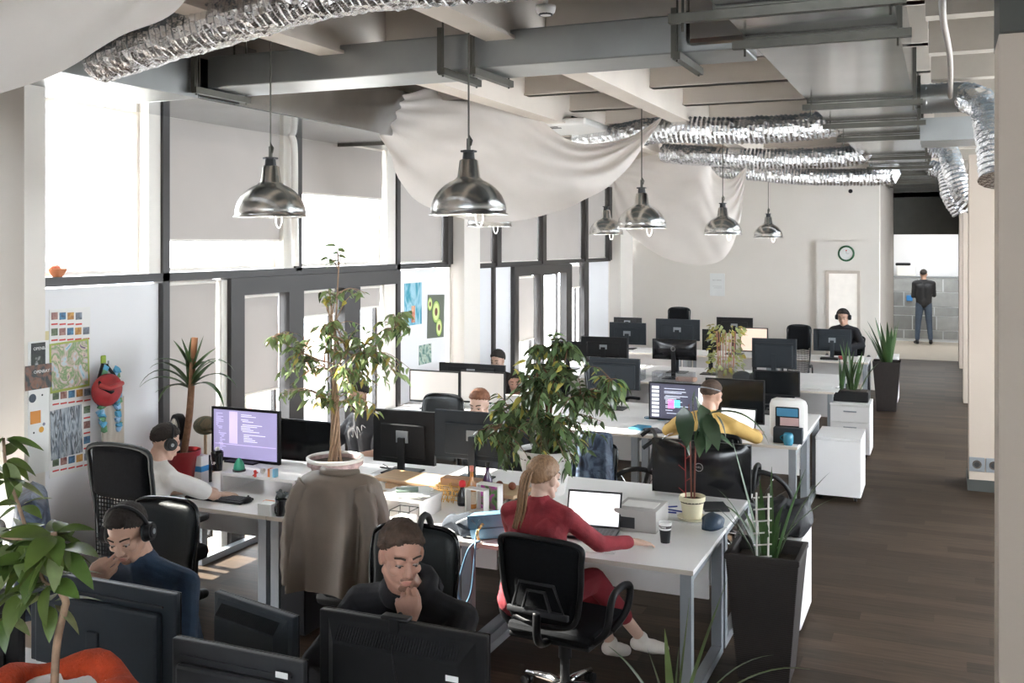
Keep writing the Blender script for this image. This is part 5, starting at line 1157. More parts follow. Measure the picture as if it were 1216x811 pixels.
# cassette air conditioner, smoke detector
a0, a1 = aty(612, 96, 9.4), aty(680, 140, 9.4)
e = empty('air_conditioner', (0, 9.4, 0), 0, 'dark boxed ceiling air conditioner with white grille between cloth and ducts', 'air conditioner')
MB().box(a0.x, a1.x, .0, .7, a1.z-.02, min(a0.z, 3.70)).build('casing', mat('brown_black_casing', (.035, .03, .028), .6), e)
b0 = aty(634, 150, 9.4); b1 = aty(712, 160, 9.6)
MB().box(a0.x+.15, a1.x+.22, -.25, .65, a1.z-.10, a1.z-.03, .02).build('grille_panel', M['white'], e); MB().box(a0.x+.25, a1.x-.1, -.18, -.14, a1.z-.104, a1.z-.098).box(a0.x+.25, a1.x-.1, -.08, -.04, a1.z-.104, a1.z-.098).build('air_slot', M['black'], e)
s_ = aty(648, 10, 4.6); e = empty('smoke_detector', (s_.x, 4.6, s_.z), 0, 'small white smoke detector under the roof deck', 'detector')
MB().lathe([(.0, -.035), (.025, -.035), (.045, -.02), (.05, .0), (.05, .012)], seg=20).build('housing', M['white'], e, True); MB().cyl((0, 0, .01), (0, 0, CEIL-s_.z), .012).build('mount', M['white'], e); MB().cyl((0, 0, -.034), (0, 0, -.022), .035, seg=12).build('vent', M['dark'], e)
# kitchen: unseen ceiling panel added to light it, counter, tiled splashback wall, coffee machine
e = empty('added_light_panel', (-.4, 25.2, 3.39), 0, 'unseen glowing panel added to light the far kitchen', 'lamp'); MB().box(-.6, .6, -1.2, 1.2, -.02, 0).build('diffuser', EM('kitchen_light', (.92, .97, 1.), 9), e); MB().box(-.63, .63, -1.23, 1.23, -.012, .006).build('frame', M['white'], e)
cw = empty('kitchen_counter', (0, 27.0, 0), 0, 'grey panelled counter front with pale joints in the far kitchen', 'counter'); tl = mat('grey_panel', (.30, .31, .31), .35, var=.15, orand=.2)
k0, k1 = -1.3, .45
MB().box(k0, k1, .0, .5, 0, 1.58).build('carcass', mat('pale_joint', (.75, .78, .8), .5), cw); r3 = random.Random(2)
xs = k0
z = .06
while z < 1.5:
    x = k0+.01; hh = r3.choice((.22, .3, .36)); 
    while x < k1-.05:
        ww = min(r3.choice((.35, .55, .7)), k1-.01-x); MB().box(x+.012, x+ww-.012, -.012, 0, z+.012, min(1.56, z+hh)-.012).build('panel', tl, cw); x += ww
    z += hh
MB().box(k0, k1+.02, -.03, .5, 1.58, 1.61).build('worktop', M['steelleg'], cw)
c_ = aty(1076, 330, 27.1); e = empty('coffee_machine', (c_.x, 27.2, 1.61), 0, 'white box machine with black top on the far kitchen counter', 'machine'); MB().box(-.22, .22, -.15, .15, 0, .26, .02).build('body', M['white'], e); MB().box(-.25, .1, -.12, .12, .262, .33, .02).build('tray', M['black'], e)
b_ = aty(1080, 355, 26.96); tag(MB().box(b_.x-.07, b_.x+.07, 26.93, 26.965, 1.0, 1.14, .01).build('blue_sponge_box', mat('blue_plastic', (.05, .25, .6), .5), None), 'small blue box fixed on the far kitchen counter front', 'box')
# ---------------------------------------------------------------- flat things on walls
def onwall(px0, px1, py0, py1, x=WX-.008, t=.002):
    a, b = atx(px0, (py0+py1)/2, x), atx(px1, (py0+py1)/2, x); c, d = atx((px0+px1)/2, py0, x), atx((px0+px1)/2, py1, x)
    return (a.y, b.y, d.z, c.z)
def poster(name, px0, px1, py0, py1, m, lab, cat='poster', x=WX-.008, t=.003, tilt=0):
    y0, y1, z0, z1 = onwall(px0, px1, py0, py1, x); e = empty(name, (x+t/2, (y0+y1)/2, (z0+z1)/2), 0, lab, cat); e.rotation_euler = (tilt, 0, 0)
    hw, hh = (y1-y0)/2, (z1-z0)/2; MB().box(-t/2, t/2, -hw, hw, -hh, hh).build('sheet', m, e); return e, hw, hh, t
def colourmat(name, cols, scale, stretch=None, rough=.5):
    if name in MATS: return MATS[name]
    m = mat(name, (1, 1, 1), rough); nt = m.node_tree; N = nt.nodes; L = nt.links; b = N['Principled BSDF']
    tc = N.new('ShaderNodeTexCoord'); nz = N.new('ShaderNodeTexNoise'); nz.inputs['Scale'].default_value = scale; nz.inputs['Detail'].default_value = 5; nz.inputs['Distortion'].default_value = 1.2
    mp = N.new('ShaderNodeMapping'); mp.inputs['Scale'].default_value = stretch or (1, 1, 1); L.new(tc.outputs['Object'], mp.inputs[0]); L.new(mp.outputs[0], nz.inputs[0])
    cr = N.new('ShaderNodeValToRGB'); L.new(nz.outputs[0], cr.inputs[0]); el = cr.color_ramp.elements
    for i, c in enumerate(cols):
        p = .28+.44*i/(len(cols)-1); q = el[i] if i < 2 else el.new(p); q.position = p; q.color = (*c, 1)
    L.new(cr.outputs[0], b.inputs['Base Color']); return m
e, hw, hh, t = poster('wall_calendar', 58.5, 107, 366, 562, M['paper'], 'tall white print sheet with rows of small photos and red bars')
redm = mat('red_print', (.6, .05, .04), .6); ths = [colourmat('thumb%d' % i, c, 22) for i, c in enumerate((((.02, .05, .02), (.2, .25, .15)), ((.15, .03, .03), (.5, .3, .25)), ((.02, .04, .1), (.1, .3, .5)), ((.3, .1, .02), (.7, .4, .1)), ((.05, .05, .07), (.3, .35, .4))))]
def tiles(rows, w_, h_):
    for (px, py) in rows:
        y0, y1, z0, z1 = onwall(px, px+w_, py, py+h_); o = e.location; n_ = tiles.n = tiles.n+1
        MB().box(t/2, t/2+.0006, y0-o.y, y1-o.y, z0-o.z, z1-o.z).build('photo_print', ths[n_ % 5], e)
        y0, y1, z0, z1 = onwall(px, px+w_, py+13, py+14.8); MB().box(t/2, t/2+.0006, y0-o.y, y1-o.y, z0-o.z, z1-o.z).build('red_bar', redm, e)
tiles.n = 0
tiles([(60.5+k*9.6, 371) for k in range(4)]+[(60.5+k*9.4, 390-.4*k) for k in range(5)]+[(62+k*9.4, 466-1.2*k) for k in range(5)]+[(62+k*9.4, 545-1.8*k) for k in range(5)]+[(99, 482), (99, 500), (99, 518)], 7.6, 8.5)
gp, hw, hh, t = poster('picture_print', 59, 105.5, 405, 463, mat('green_print_border', (.38, .45, .10), .5), 'bright printed seaside fantasy picture with green border on the white sheet', x=WX-.004, tilt=.03)
o = MB().box(t/2, t/2+.001, -hw*.92, hw*.92, -hh*.9, hh*.92).build('picture', colourmat('seaside_print', ((.10, .32, .5), (.55, .7, .75), (.65, .5, .45), (.2, .35, .15), (.75, .6, .5), (.15, .12, .2)), 11), gp)
poster('picture_print', 60, 97, 484, 542, colourmat('forest_print', ((.02, .03, .04), (.08, .11, .14), (.45, .5, .55), (.03, .04, .05), (.6, .62, .65)), 7, (1, 4, .8)), 'snowy forest photo print on the white sheet', x=WX-.003, tilt=.03)
for (a, b, c, d, m_, l) in ((37, 53.5, 407, 433, colourmat('black_card', ((.012, .012, .015), (.02, .02, .022), (.03, .04, .03), (.5, .5, .5)), 12), 'upright black card pinned above the dark flyer on the column'),
                            (30, 61, 433, 462, colourmat('dark_flyer', ((.03, .035, .04), (.05, .06, .06), (.25, .12, .08), (.12, .13, .13)), 16), 'dark flyer with pale lettering on the column'),
                            (36, 48, 488, 503, mat('orange_card', (.75, .30, .06), .6), 'square orange sticker on the column')):
    pe, hw, hh, t = poster('pinned_card', a, b, c, d, m_, l, 'card', x=-4.945)
    if 'flyer' in l: text('OPENBAY', .026, M['paper'], pe, (t/2+.001, .02, .03), (PI/2, 0, PI/2))
pe, hw, hh, t = poster('pinned_card', 33, 58, 405, 562, M['paper'], 'white paper strip with small stickers on the near column', 'card', x=-4.949)
for (a, b, c, m_) in ((38.5, 473, .026, mat('ink_blue', (.03, .05, .08), .5)), (50, 469, .006, M['dark']), (52, 503.5, .010, mat('grey_violet', (.25, .25, .32), .6)), (49, 510, .018, mat('amber_print', (.75, .38, .05), .6)), (40, 514, .006, M['dark'])):
    q = atx(a, b, -4.947); MB().cyl((0, q.y-pe.location.y, q.z-pe.location.z), (.002, q.y-pe.location.y, q.z-pe.location.z), c, seg=20).build('round_sticker', m_, pe)
q = atx(53.5, 399, WX-.004); e = tag(MB().box(WX-.008, WX-.004, q.y-.03, q.y+.03, q.z-.03, q.z+.03).build('pinned_card', mat('straw_card', (.7, .62, .35), .7)), 'small square straw-coloured card left of the photo rows', 'card')
pe, hw, hh, t = poster('wall_poster', 480, 500.5, 336, 386, colourmat('turquoise_print', ((.01, .12, .25), (.02, .3, .42), (.35, .6, .7), (.05, .35, .5), (.75, .85, .9)), 3, (1, 1.6, .7)), 'turquoise sea poster on the white panel by the window')
MB().box(t/2, t/2+.001, -.04, .04, -.2, -.02).build('figure_print', colourmat('figure_print', ((.5, .05, .05), (.8, .5, .3)), 12), pe)
pe, hw, hh, t = poster('wall_poster', 507.5, 527, 350, 401, mat('grey_green_print', (.10, .12, .09), .5), 'green avocado poster right of the turquoise one', tilt=-.04)
for y_, z_, r_ in ((-.0, .05, .10), (.08, -.13, .08), (-.15, .14, .06)):
    for k, (rr_, c_) in enumerate(((1, (.05, .12, .02)), (.9, (.35, .5, .12)), (.72, (.65, .72, .30)), (.34, (.14, .05, .02)))):
        b = MB(); b.m = Matrix.Translation((t/2+.0004*(k+1), y_, z_)) @ Matrix.Diagonal((1, 1, 1.35, 1)); b.cyl((0, 0, 0), (.0004, 0, 0), r_*rr_, seg=24).build('avocado_print', mat('avocado_%d' % k, c_, .5), pe)
pe, hw, hh, t = poster('wall_poster', 497.5, 512, 409, 432, colourmat('small_print', ((.03, .07, .06), (.12, .25, .22), (.5, .6, .5), (.05, .08, .07)), 12), 'small dark green patterned picture below the two posters')
# hooks with bag, garland and tote on the white panel
hk = atx(122, 428, WX-.01)
e = empty('wall_hook', (WX-.01, hk.y, hk.z), 0, 'green wall hook above the red cap', 'hook'); MB().box(0, .012, -.022, .022, -.03, .035, .008).build('plate', mat('lime_plastic', (.35, .5, .06), .4), e); MB().tube([(.01, 0, -.02), (.05, 0, -.03), (.05, 0, .0)], .006, 8).build('prong', M['steelleg'], e)
o_ = Vector((WX, hk.y, hk.z)); wpt = lambda px, py, dx: atx(px, py, WX+dx)
e = empty('cap', (WX, hk.y, hk.z), 0, 'red cap with black straps hanging on the green hook', 'cap')
r_ = atx(127, 463, WX+.09)-Vector(e.location)
b = MB(); b.ball(r_, (.075, .12, .11), 3, Euler((.3, 0, 0))); b.build('crown', mat('dark_red_fabric', (.38, .03, .035), .5, var=.3, scale=12), e, True)
MB().tube([wpt(*q)-Vector(e.location) for q in ((122, 432, .06), (117, 450, .07), (120, 460, .16), (132, 466, .17), (142, 460, .10), (136, 446, .07), (126, 433, .06))], .011, 8).build('strap', M['black'], e, True)
MB().tube([wpt(*q)-Vector(e.location) for q in ((118, 458, .15), (130, 461, .2), (145, 455, .13))], .017, 8).build('peak', mat('red_trim', (.5, .05, .05), .5), e, True)
e = empty('flower_garland', (WX, hk.y, hk.z), 0, 'blue and green paper flower garland hanging beside the red cap', 'garland'); cols_ = [mat('garland_blue', (.12, .42, .75), .7, var=.3, scale=30), mat('garland_green', (.15, .35, .18), .7, var=.3, scale=30), mat('garland_pale', (.35, .6, .85), .7)]
for i in range(34):
    t_ = i/33; px = 119+(14 if t_ > .5 else 4)+(4*math.sin(i)) if 1 else 0; py = 438+abs(1-2*t_)*0+(t_*2 if t_ < .5 else 2-2*t_)*75
    px = (124-4*math.sin(t_*6)) if t_ < .5 else (141-6*(t_-.5)); q = wpt(px, py+rng.uniform(-2, 2), .05+rng.uniform(0, .03))-Vector(e.location)
    b = MB(); b.ball(q, .028, 1); 
    for v in b.b.verts: v.co += V(rng.uniform(-1, 1), rng.uniform(-1, 1), rng.uniform(-1, 1))*.009
    b.build('flower', cols_[i % 3], e)
e = empty('tote_bag', (WX, hk.y, hk.z), 0, 'cream cloth bag hanging below the flower garland', 'bag'); a, b_ = wpt(117, 475, .0)-Vector(e.location), wpt(144, 532, .0)-Vector(e.location)
MB().grid(lambda u, v: (.03+.03*math.sin(PI*u)*math.sin(PI*v)+.004*math.sin(u*30), a.y+(b_.y-a.y)*u, a.z+(b_.z-a.z)*v), 16, 10).build('cloth', mat('cream_canvas', (.60, .54, .46), .9, var=.1), e, True, solid=.008)
MB().tube([(.04, a.y+.03, a.z), (.04, 0, -.03), (.04, b_.y-.03, a.z)], .005, 6).build('handle', M['paper'], e)
# signs on the far walls
q = aty(852, 338, BY); e = empty('wall_notice', (q.x, BY, q.z), 0, 'pale embossed notice on the bare back wall', 'notice'); MB().box(-.13, .13, -.02, 0, -.20, .20, .004).build('board', M['paper'], e)
text('NO PANIC', .035, mat('grey_ink', (.45, .43, .42), .7), e, (0, -.022, .08), (PI/2, 0, 0)); MB().box(-.08, .08, -.0215, -.02, -.03, -.025).box(-.06, .08, -.0215, -.02, -.06, -.055).build('printed_line', MATS['grey_ink'], e)
q = aty(1005, 301, BY-.12); e = empty('wall_clock', (q.x, BY-.12, q.z), 0, 'round green-rimmed clock above the pale door', 'clock')
b = MB(); b.m = Matrix.Rotation(PI/2, 4, 'X'); b.lathe([(.105, .0), (.13, .01), (.135, .02), (.105, .025), (.105, 0)], seg=32, closed=True); b.build('rim', mat('green_rim', (.03, .12, .05), .4), e, True); MB().cyl((0, -.012, 0), (0, 0, 0), .108, seg=32).build('face', M['paper'], e)
MB().box(-.002, .002, -.014, -.012, 0, .06).box(0, .045, -.014, -.012, -.002, .002).build('hands', M['dark'], e); MB().ball((0, -.014, .05), (.012, .002, .012)).build('emblem', redm, e)
q = aty(1170, 552, 10.97); e = empty('power_socket', (q.x, 10.968, q.z), 0, 'double steel power socket low on the right pillar', 'socket')
for s in (-1, 1): MB().box(s*.075-.07, s*.075+.07, -.012, 0, -.07, .07, .005).build('plate', M['steelleg'], e); MB().cyl((s*.075, -.014, 0), (s*.075, -.006, 0), .042, seg=20).build('socket_ring', M['chrome'], e); MB().cyl((s*.075, -.0145, 0), (s*.075, -.006, 0), .028, seg=20).build('socket_well', M['dark'], e)
q = aty(1010, 227, BY); tag(MB().cyl((q.x, BY-.01, q.z), (q.x, BY, q.z), .035, seg=20).build('wall_hole_cover', M['black']), 'small black round cover high on the back wall', 'cover')
# ---------------------------------------------------------------- things on the desks
def on(px, py, z=.74): return at(px, py, z)
def simple(name, cat, lab, p, rz=0): return empty(name, tuple(p), rz, lab, cat)
D = .74
# jacket over the chair
jm = mat('grey_brown_jacket', (.20, .155, .12), .5, var=.12, scale=6, bump=.12, bscale=140)
jx = aty(409, 545, 4.72).x
def jfn(u, v):
    a = 2*PI*u; w = .215+.075*v**.8+.02*math.sin(v*5); d = .105+.05*v
    if v < .12: k = math.sqrt(max(0, 1-(1-v/.12)**2)); w *= .80+.20*k; d *= k
    f = 1+(.18*math.sin(a*9+v*2)+.12*math.sin(a*14+1)+.05*noise.noise(V(math.cos(a)*2, math.sin(a)*2, v*3)))*min(1, v*2.2)
    c, s = math.cos(a), math.sin(a); p_ = .55
    return (w*math.copysign(abs(c)**p_, c)*(1+(f-1)*.4), d*math.copysign(abs(s)**p_, s)*f, .03-.64*v-.02*abs(c)*(1-v)+.015*math.sin(a*3)*v)
e = simple('jacket', 'jacket', 'grey-brown jacket draped over a chair back before the near tree', (jx, 4.665, 1.19), .05)
MB().grid(jfn, 96, 30).build('jacket_body', jm, e, True)
for s in (-1, 1):
    MB().tube(catmull([(s*.16, -.05, -.05), (s*.22, -.08, -.16), (s*.24, -.10, -.36), (s*.23, -.11, -.58)], 8), .05, 14, rf=lambda t, a: (.058-.012*t)*(1+.12*math.sin(a*4+t*9)+.06*math.sin(t*40))).build('sleeve', jm, e, True)
MB().tube(catmull([(-.11, .02, .015), (-.05, -.045, .022), (.05, -.045, .022), (.11, .02, .015)], 8), .022, 10).build('collar', jm, e, True)
# window desk
r0, r1 = aty(262, 570, 5.6).x, aty(350, 570, 5.6).x
e = simple('desk_riser', 'shelf', 'white desk riser under the violet screen', (r0, 5.60, D)); MB().box(0, r1-r0, 0, .46, .11, .13, .002).build('board', M['desk'], e)
for x in (0, r1-r0-.02): MB().box(x, x+.02, 0, .46, 0, .11).build('side_panel', M['desk'], e)
keyboard(on(268, 590).x, 5.42, 'black keyboard in front of the white riser', .46); mouse(on(293, 596).x, on(293, 596).y, 'black mouse right of the keyboard by the white riser', .2)
RZ = D+.13
def onr(px, y=5.68): return (aty(px, 560, y).x, y, RZ)
e = simple('shaker_bottle', 'bottle', 'black shaker bottle with white mark left of the violet screen', onr(258, 5.64)); MB().lathe([(.034, 0), (.040, .09), (.043, .10), (.043, .125), (.03, .14)]).build('body', M['blackgloss'], e, 'auto'); MB().ball((0, 0, .148), (.018, .018, .016)).build('cap', M['white'], e, True); text('UP', .03, M['paper'], e, (0, -.0395, .055), (PI/2, 0, 0))
gt = mat('toy_green', (.06, .42, .26), .5); e = simple('green_toy', 'toy', 'small green domed toy under the violet screen', onr(284)); MB().lathe([(.032, .0), (.040, .02), (.034, .05), (.020, .075), (.008, .09)]).build('body', gt, e, True); MB().cyl((0, 0, .0), (0, 0, .012), .045).build('base', M['dark'], e)
e = simple('white_toy_ball', 'toy', 'tiny white ball on the white riser', onr(312)); MB().ball((0, 0, .02), .02, 3).build('ball', M['white'], e, True)
e = simple('puzzle_cube', 'toy', 'small orange, white and blue block at the right end of the riser', onr(324, 5.63)); 
for i, c in enumerate(((.75, .22, .05), (.8, .8, .8), (.2, .5, .7))): MB().box(-.03+i*.02, -.01+i*.02, -.02, .02, 0, .055, .002).build('block', mat('cube_%d' % i, c, .4), e)
e = simple('red_figurine', 'figurine', 'tiny red figurine hanging at the riser edge', (aty(303, 578, 5.585).x, 5.585, RZ-.0)); MB().ball((0, 0, .035), .011).build('head', redm, e, True); MB().cap((0, 0, .005), (0, 0, .024), .010, .008).cap((0, 0, .02), (.02, 0, .03), .004).cap((0, 0, .02), (-.018, 0, .006), .004).build('torso', redm, e, True)
p = on(333, 606); e = simple('grey_figurine', 'figurine', 'grey winged figurine standing right of the riser', p); gm = mat('pewter', (.09, .10, .10), .5, .4)
b = MB(); b.cap((-.015, 0, 0), (-.008, 0, .06), .008, .010); b.cap((.018, 0, 0), (.008, 0, .06), .008, .010); b.cap((0, 0, .06), (0, 0, .10), .016, .02); b.cap((.02, 0, .10), (.04, 0, .06), .008, .006); b.cap((-.02, 0, .10), (-.035, .0, .07), .008, .006); b.ball((0, 0, .125), .012); b.build('figure', gm, e, True)
MB().faces([(-.045, .012, .11), (-.02, .014, .12), (-.018, .014, .07), (.045, .012, .11), (.02, .014, .12), (.018, .014, .07), (-.045, .016, .11), (-.02, .018, .12), (-.018, .018, .07), (.045, .016, .11), (.02, .018, .12), (.018, .018, .07)], [(0, 1, 2), (3, 4, 5), (6, 7, 8), (9, 10, 11), (0, 1, 7, 6), (1, 2, 8, 7), (2, 0, 6, 8), (3, 4, 10, 9), (4, 5, 11, 10), (5, 3, 9, 11)]).build('wing', gm, e)
p = on(319, 600); e = simple('note_box', 'box', 'small orange box behind the black mug', p); MB().box(-.035, .035, -.02, .02, 0, .03, .003).build('body', mat('orange_plastic', (.75, .22, .04), .5), e)
p = on(318, 611); e = simple('paper_stack', 'paper', 'small white memo block left of the black mug', p); MB().box(-.05, .05, -.04, .04, 0, .075, .002).build('sheets', M['paper'], e)
p = on(334, 612); e = simple('mug', 'cup', 'black mug on the window desk beside the brown jacket', p); MB().lathe([(.034, 0), (.038, .10), (.034, .10), (.031, .01)]).build('body', M['blackgloss'], e, 'auto'); MB().tube(catmull([(.0, -.036, .08), (0, -.062, .07), (0, -.058, .03), (0, -.034, .025)], 5), .005, 8).build('handle', M['blackgloss'], e, True)
p = on(238, 574); e = simple('drink_carton', 'carton', 'tall white carton with blue band beside the red pot', p); MB().box(-.04, .04, -.04, .04, 0, .20).build('body', M['paper'], e); MB().box(-.0405, .0405, -.0405, .0405, .09, .13).build('blue_band', mat('bright_blue', (.04, .30, .65), .5), e)
p = on(248, 572); e = simple('dark_bottle', 'bottle', 'slim dark bottle beside the white carton', p); MB().lathe([(.022, 0), (.024, .12), (.012, .16), (.012, .19)]).build('body', M['blackgloss'], e, True)
p = on(208, 600); e = simple('cyan_box', 'box', 'small cyan box by the man in the white shirt', p); MB().box(-.05, .05, -.03, .03, 0, .05, .002).build('body', mat('cyan_card', (.05, .42, .55), .5), e)
wc_ = atx(212, 508, WX+.25); e = simple('wheel_clock', 'ornament', 'small black wheel-shaped ornament left of the spiky plant stem', (wc_.x, wc_.y, D))
wz = wc_.z-D
b = MB(); b.m = Matrix.Translation((0, 0, wz)) @ Matrix.Rotation(PI/2, 4, 'X') @ Matrix.Rotation(-.5, 4, 'Y'); b.lathe([(.072, -.03), (.098, -.028), (.104, 0), (.098, .028), (.072, .03), (.072, -.03)], seg=28, closed=True); b.build('tyre', M['black'], e, 'auto')
b = MB(); b.m = Matrix.Translation((0, 0, wz)) @ Matrix.Rotation(PI/2, 4, 'X') @ Matrix.Rotation(-.5, 4, 'Y'); b.lathe([(.064, .0), (.072, .0), (.072, .031), (.064, .031), (.064, 0)], seg=28, closed=True); b.cyl((0, 0, 0), (0, 0, .03), .02)
for k in range(9): a = 2*PI*k/9; b.cyl((math.cos(a)*.02, math.sin(a)*.02, .022), (math.cos(a)*.066, math.sin(a)*.066, .022), .007, seg=6)
b.build('rim', mat('cream_alloy', (.7, .64, .55), .4), e, 'auto'); MB().box(-.02, .02, -.01, .03, 0, wz-.09).box(-.05, .05, -.04, .05, 0, .02).build('stand', M['black'], e)
q = atx(244, 505, WX+.22); e = simple('camouflage_cap', 'cap', 'brown camouflage cap perched beside the spiky plant stem', (q.x, q.y, D)); cm = colourmat('camouflage', ((.06, .05, .03), (.14, .10, .05), (.05, .06, .03), (.22, .15, .07)), 12)
MB().ball((0, 0, q.z-D), (.09, .09, .07), 3).build('crown', cm, e, True); MB().ball((.08, -.03, q.z-D-.03), (.06, .06, .012), 2).build('peak', cm, e, True); MB().cyl((0, 0, 0), (0, 0, q.z-D-.04), .012).cyl((0, 0, 0), (0, 0, .015), .07).build('stand', M['woodlight'], e)
# middle desk
p = on(545, 570); e = simple('wooden_board', 'board', 'long light wooden desk shelf under the two black monitors', (aty(540, 560, 6.2).x, 6.22, D))
MB().box(-.62, .52, -.12, .16, .035, .06, .006, Euler((0, 0, -.10))).build('board', M['woodlight'], e); MB().box(-.5, -.4, -.1, .1, 0, .035).build('foot', M['woodlight'], e); MB().box(.3, .4, -.1, .1, 0, .035).build('foot', M['woodlight'], e)
e = simple('wooden_board', 'board', 'wooden plank lying askew beside the near tree pot', (aty(480, 575, 6.0).x, 5.98, D)); MB().box(-.22, .26, -.06, .06, 0, .02, .004, Euler((0, 0, .25))).build('board', M['woodlight'], e)
p = aty(553, 572, 6.22); e = simple('wooden_box', 'box', 'small wooden box on the light wooden shelf', (p.x, 6.18, D+.06)); MB().box(-.15, .13, -.05, .05, 0, .05, .003).build('body', mat('tan_wood', (.48, .28, .16), .6, var=.15), e)
for px, l in ((596, 'round brown wooden ball left on the wooden shelf'), (611, 'round brown wooden ball next to the white tree pot')):
    q = aty(px, 560, 6.24); tag(MB().ball((q.x, 6.20, D+.06+.026), .026, 3).build('wooden_ball', mat('walnut', (.20, .06, .03), .5), None, True), l, 'ball')
p = on(497, 603); e = simple('desk_riser', 'shelf', 'small white riser loaded with papers on the middle desk', (p.x, 5.62, D)); MB().box(-.17, .17, -.12, .14, .10, .12, .002).build('board', M['desk'], e)
for x in (-.16, .14): MB().box(x, x+.02, -.12, .14, 0, .10).build('side_panel', M['desk'], e)
for i in range(4): tag(MB().boxc((p.x-.02+.02*i, 5.63-.01*i, D+.124+.006*i), (.21, .27, .005), rot=Euler((0, 0, .3*i-.4))).build('paper_sheet', M['paper']), ('lowest', 'second', 'third', 'topmost')[i]+' sheet of paper piled on the small white riser', 'paper', 'papers on the riser')
tag(MB().boxc((p.x+.0, 5.60, D+.150), (.14, .10, .012), .003, Euler((0, 0, .5))).build('notebook', mat('green_grey_cover', (.16, .22, .18), .6)), 'small dark green notebook on top of the papers', 'notebook')
p = on(514, 606); e = simple('wire_basket', 'basket', 'black wire basket holding white note paper', (p.x, 5.36, D)); b = MB(); w_ = .065
for z in (0.003, .10):
    for a, c in (((-w_, -w_), (w_, -w_)), ((w_, -w_), (w_, w_)), ((w_, w_), (-w_, w_)), ((-w_, w_), (-w_, -w_))): b.cyl((*a, z), (*c, z), .003, seg=6)
for a in ((-w_, -w_), (w_, -w_), (w_, w_), (-w_, w_), (0, -w_), (0, w_)): b.cyl((*a, 0), (*a, .10), .0025, seg=6)
b.build('wire_frame', M['black'], e); MB().box(-.055, .055, -.055, .055, .002, .055).build('note_paper', M['paper'], e)
p = on(533, 596); e = simple('gold_wire_ornament', 'ornament', 'golden wire ornament of looping stems left of the bottles', p); gd = mat('gold_metal', (.75, .48, .16), .3, .9); b = MB()
for k in range(14):
    x = -.08+k*.012; b.tube([(x, rng.uniform(-.03, .03), 0), (x+.01, rng.uniform(-.03, .03), .06), (x-.005, 0, .10+.03*math.sin(k))], .0035, 5)
for k in range(4): b.tube([(-.085, -.02, .02+k*.03), (0, -.035, .025+k*.03), (.085, -.02, .02+k*.03)], .0035, 5)
b.build('wire_loops', gd, e, True)
def bottle(px, py, prof, m, lab, cap=None, band=None):
    p = on(px, py); e = simple('bottle', 'bottle', lab, p); MB().lathe(prof, seg=24).build('glass', m, e, True)
    if cap: MB().lathe(cap[0], seg=16).build('cap', cap[1], e, True)
    if band: MB().cyl((0, 0, band[0]), (0, 0, band[1]), band[2], seg=24, cap=False).build('label', band[3], e)
    return e
bottle(549, 600, [(.03, 0), (.033, .01), (.033, .07), (.014, .11), (.013, .12)], M['blackgloss'], 'short dark bottle with bulbous red cap', ([(.016, .12), (.024, .13), (.022, .155), (.01, .165)], mat('wax_red', (.65, .02, .03), .35)), (.02, .06, .0335, M['dark']))
bottle(560, 603, [(.032, 0), (.034, .01), (.034, .13), (.012, .19), (.011, .24)], mat('amber_glass', (.50, .20, .05), .12, var=.2, coat=.5), 'tall amber bottle between the red-capped bottle and the white frames', ([(.013, .235), (.014, .27), (.008, .272)], mat('pale_red_foil', (.55, .16, .12), .4)), (.03, .11, .0345, mat('cream_label', (.66, .54, .42), .6)))
bottle(579, 590, [(.030, 0), (.033, .01), (.033, .12), (.013, .17), (.012, .22)], mat('purple_glass', (.06, .02, .09), .12, coat=.5), 'dark purple bottle behind the white frames', ([(.014, .20), (.015, .23), (.01, .232)], M['dark']), None)
for (px, py, s, l) in ((583, 606, .13, 'larger open white frame around a violet orchid print'), (568, 608, .115, 'smaller open white frame standing before the amber bottle')):
    p = on(px, py); e = simple('photo_stand', 'frame', l, (p.x, p.y-.02, D), -.1); w_ = s*.62; h_ = s*1.35
    MB().box(-w_, -w_+.008, -.03, .03, 0, h_).box(w_-.008, w_, -.03, .03, 0, h_).box(-w_, w_, -.03, .03, h_-.008, h_).box(-w_, w_, -.03, .03, 0, .008).build('frame', M['white'], e)
    if s > .12: MB().box(-w_+.01, w_-.01, .01, .012, .01, h_-.01).build('print', colourmat('orchid_print', ((.04, .03, .04), (.10, .25, .06), (.45, .03, .35), (.75, .7, .75)), 14), e)
# blue handbag and dark bag
lb = mat('blue_leather', (.10, .21, .31), .4, var=.12, bump=.15, bscale=80)
p = on(594, 630); e = simple('handbag', 'bag', 'light blue leather handbag with chain on the desk edge beside the woman in red', (p.x, 5.32, D), .25)
b = MB(); b.box(-.11, .11, -.05, .05, 0, .15, .03, Euler((0, -.12, 0))); b.build('body', lb, e, 'auto'); MB().box(-.112, .112, -.054, -.048, .07, .15, .01, Euler((0, -.12, 0))).build('flap', lb, e, 'auto')
b = MB()
for k in range(16): t = k/15; b.m = Matrix.Translation((-.02-.03*math.sin(t*3), -.07-.03*t, .10-.10*t)) @ Euler((k*.8, .5, k)).to_matrix().to_4x4(); b.lathe([(.007, -.0015), (.010, 0), (.007, .0015)], seg=8, closed=True)
b.build('chain', gd, e); MB().tube(catmull([(-.04, -.06, .12), (-.06, -.09, .02), (-.05, -.145, -.02), (-.07, -.15, -.25), (-.11, -.155, -.33), (-.15, -.15, -.25), (-.09, -.148, -.03), (-.03, -.10, .012)], 8), .006, 8).build('strap', lb, e, True)
p = on(562, 632); e = simple('dark_bag', 'bag', 'crumpled dark blue-grey bag lying between chair and blue handbag', (p.x, 5.36, D)); b = MB(); b.ball((0, 0, .055), (.17, .10, .06), 4)
for v in b.b.verts: v.co += V(0, 0, 1)*.035*noise.noise(v.co*12)+V(1, 1, 0)*.02*noise.noise(v.co*15); v.co.z = max(0, v.co.z)
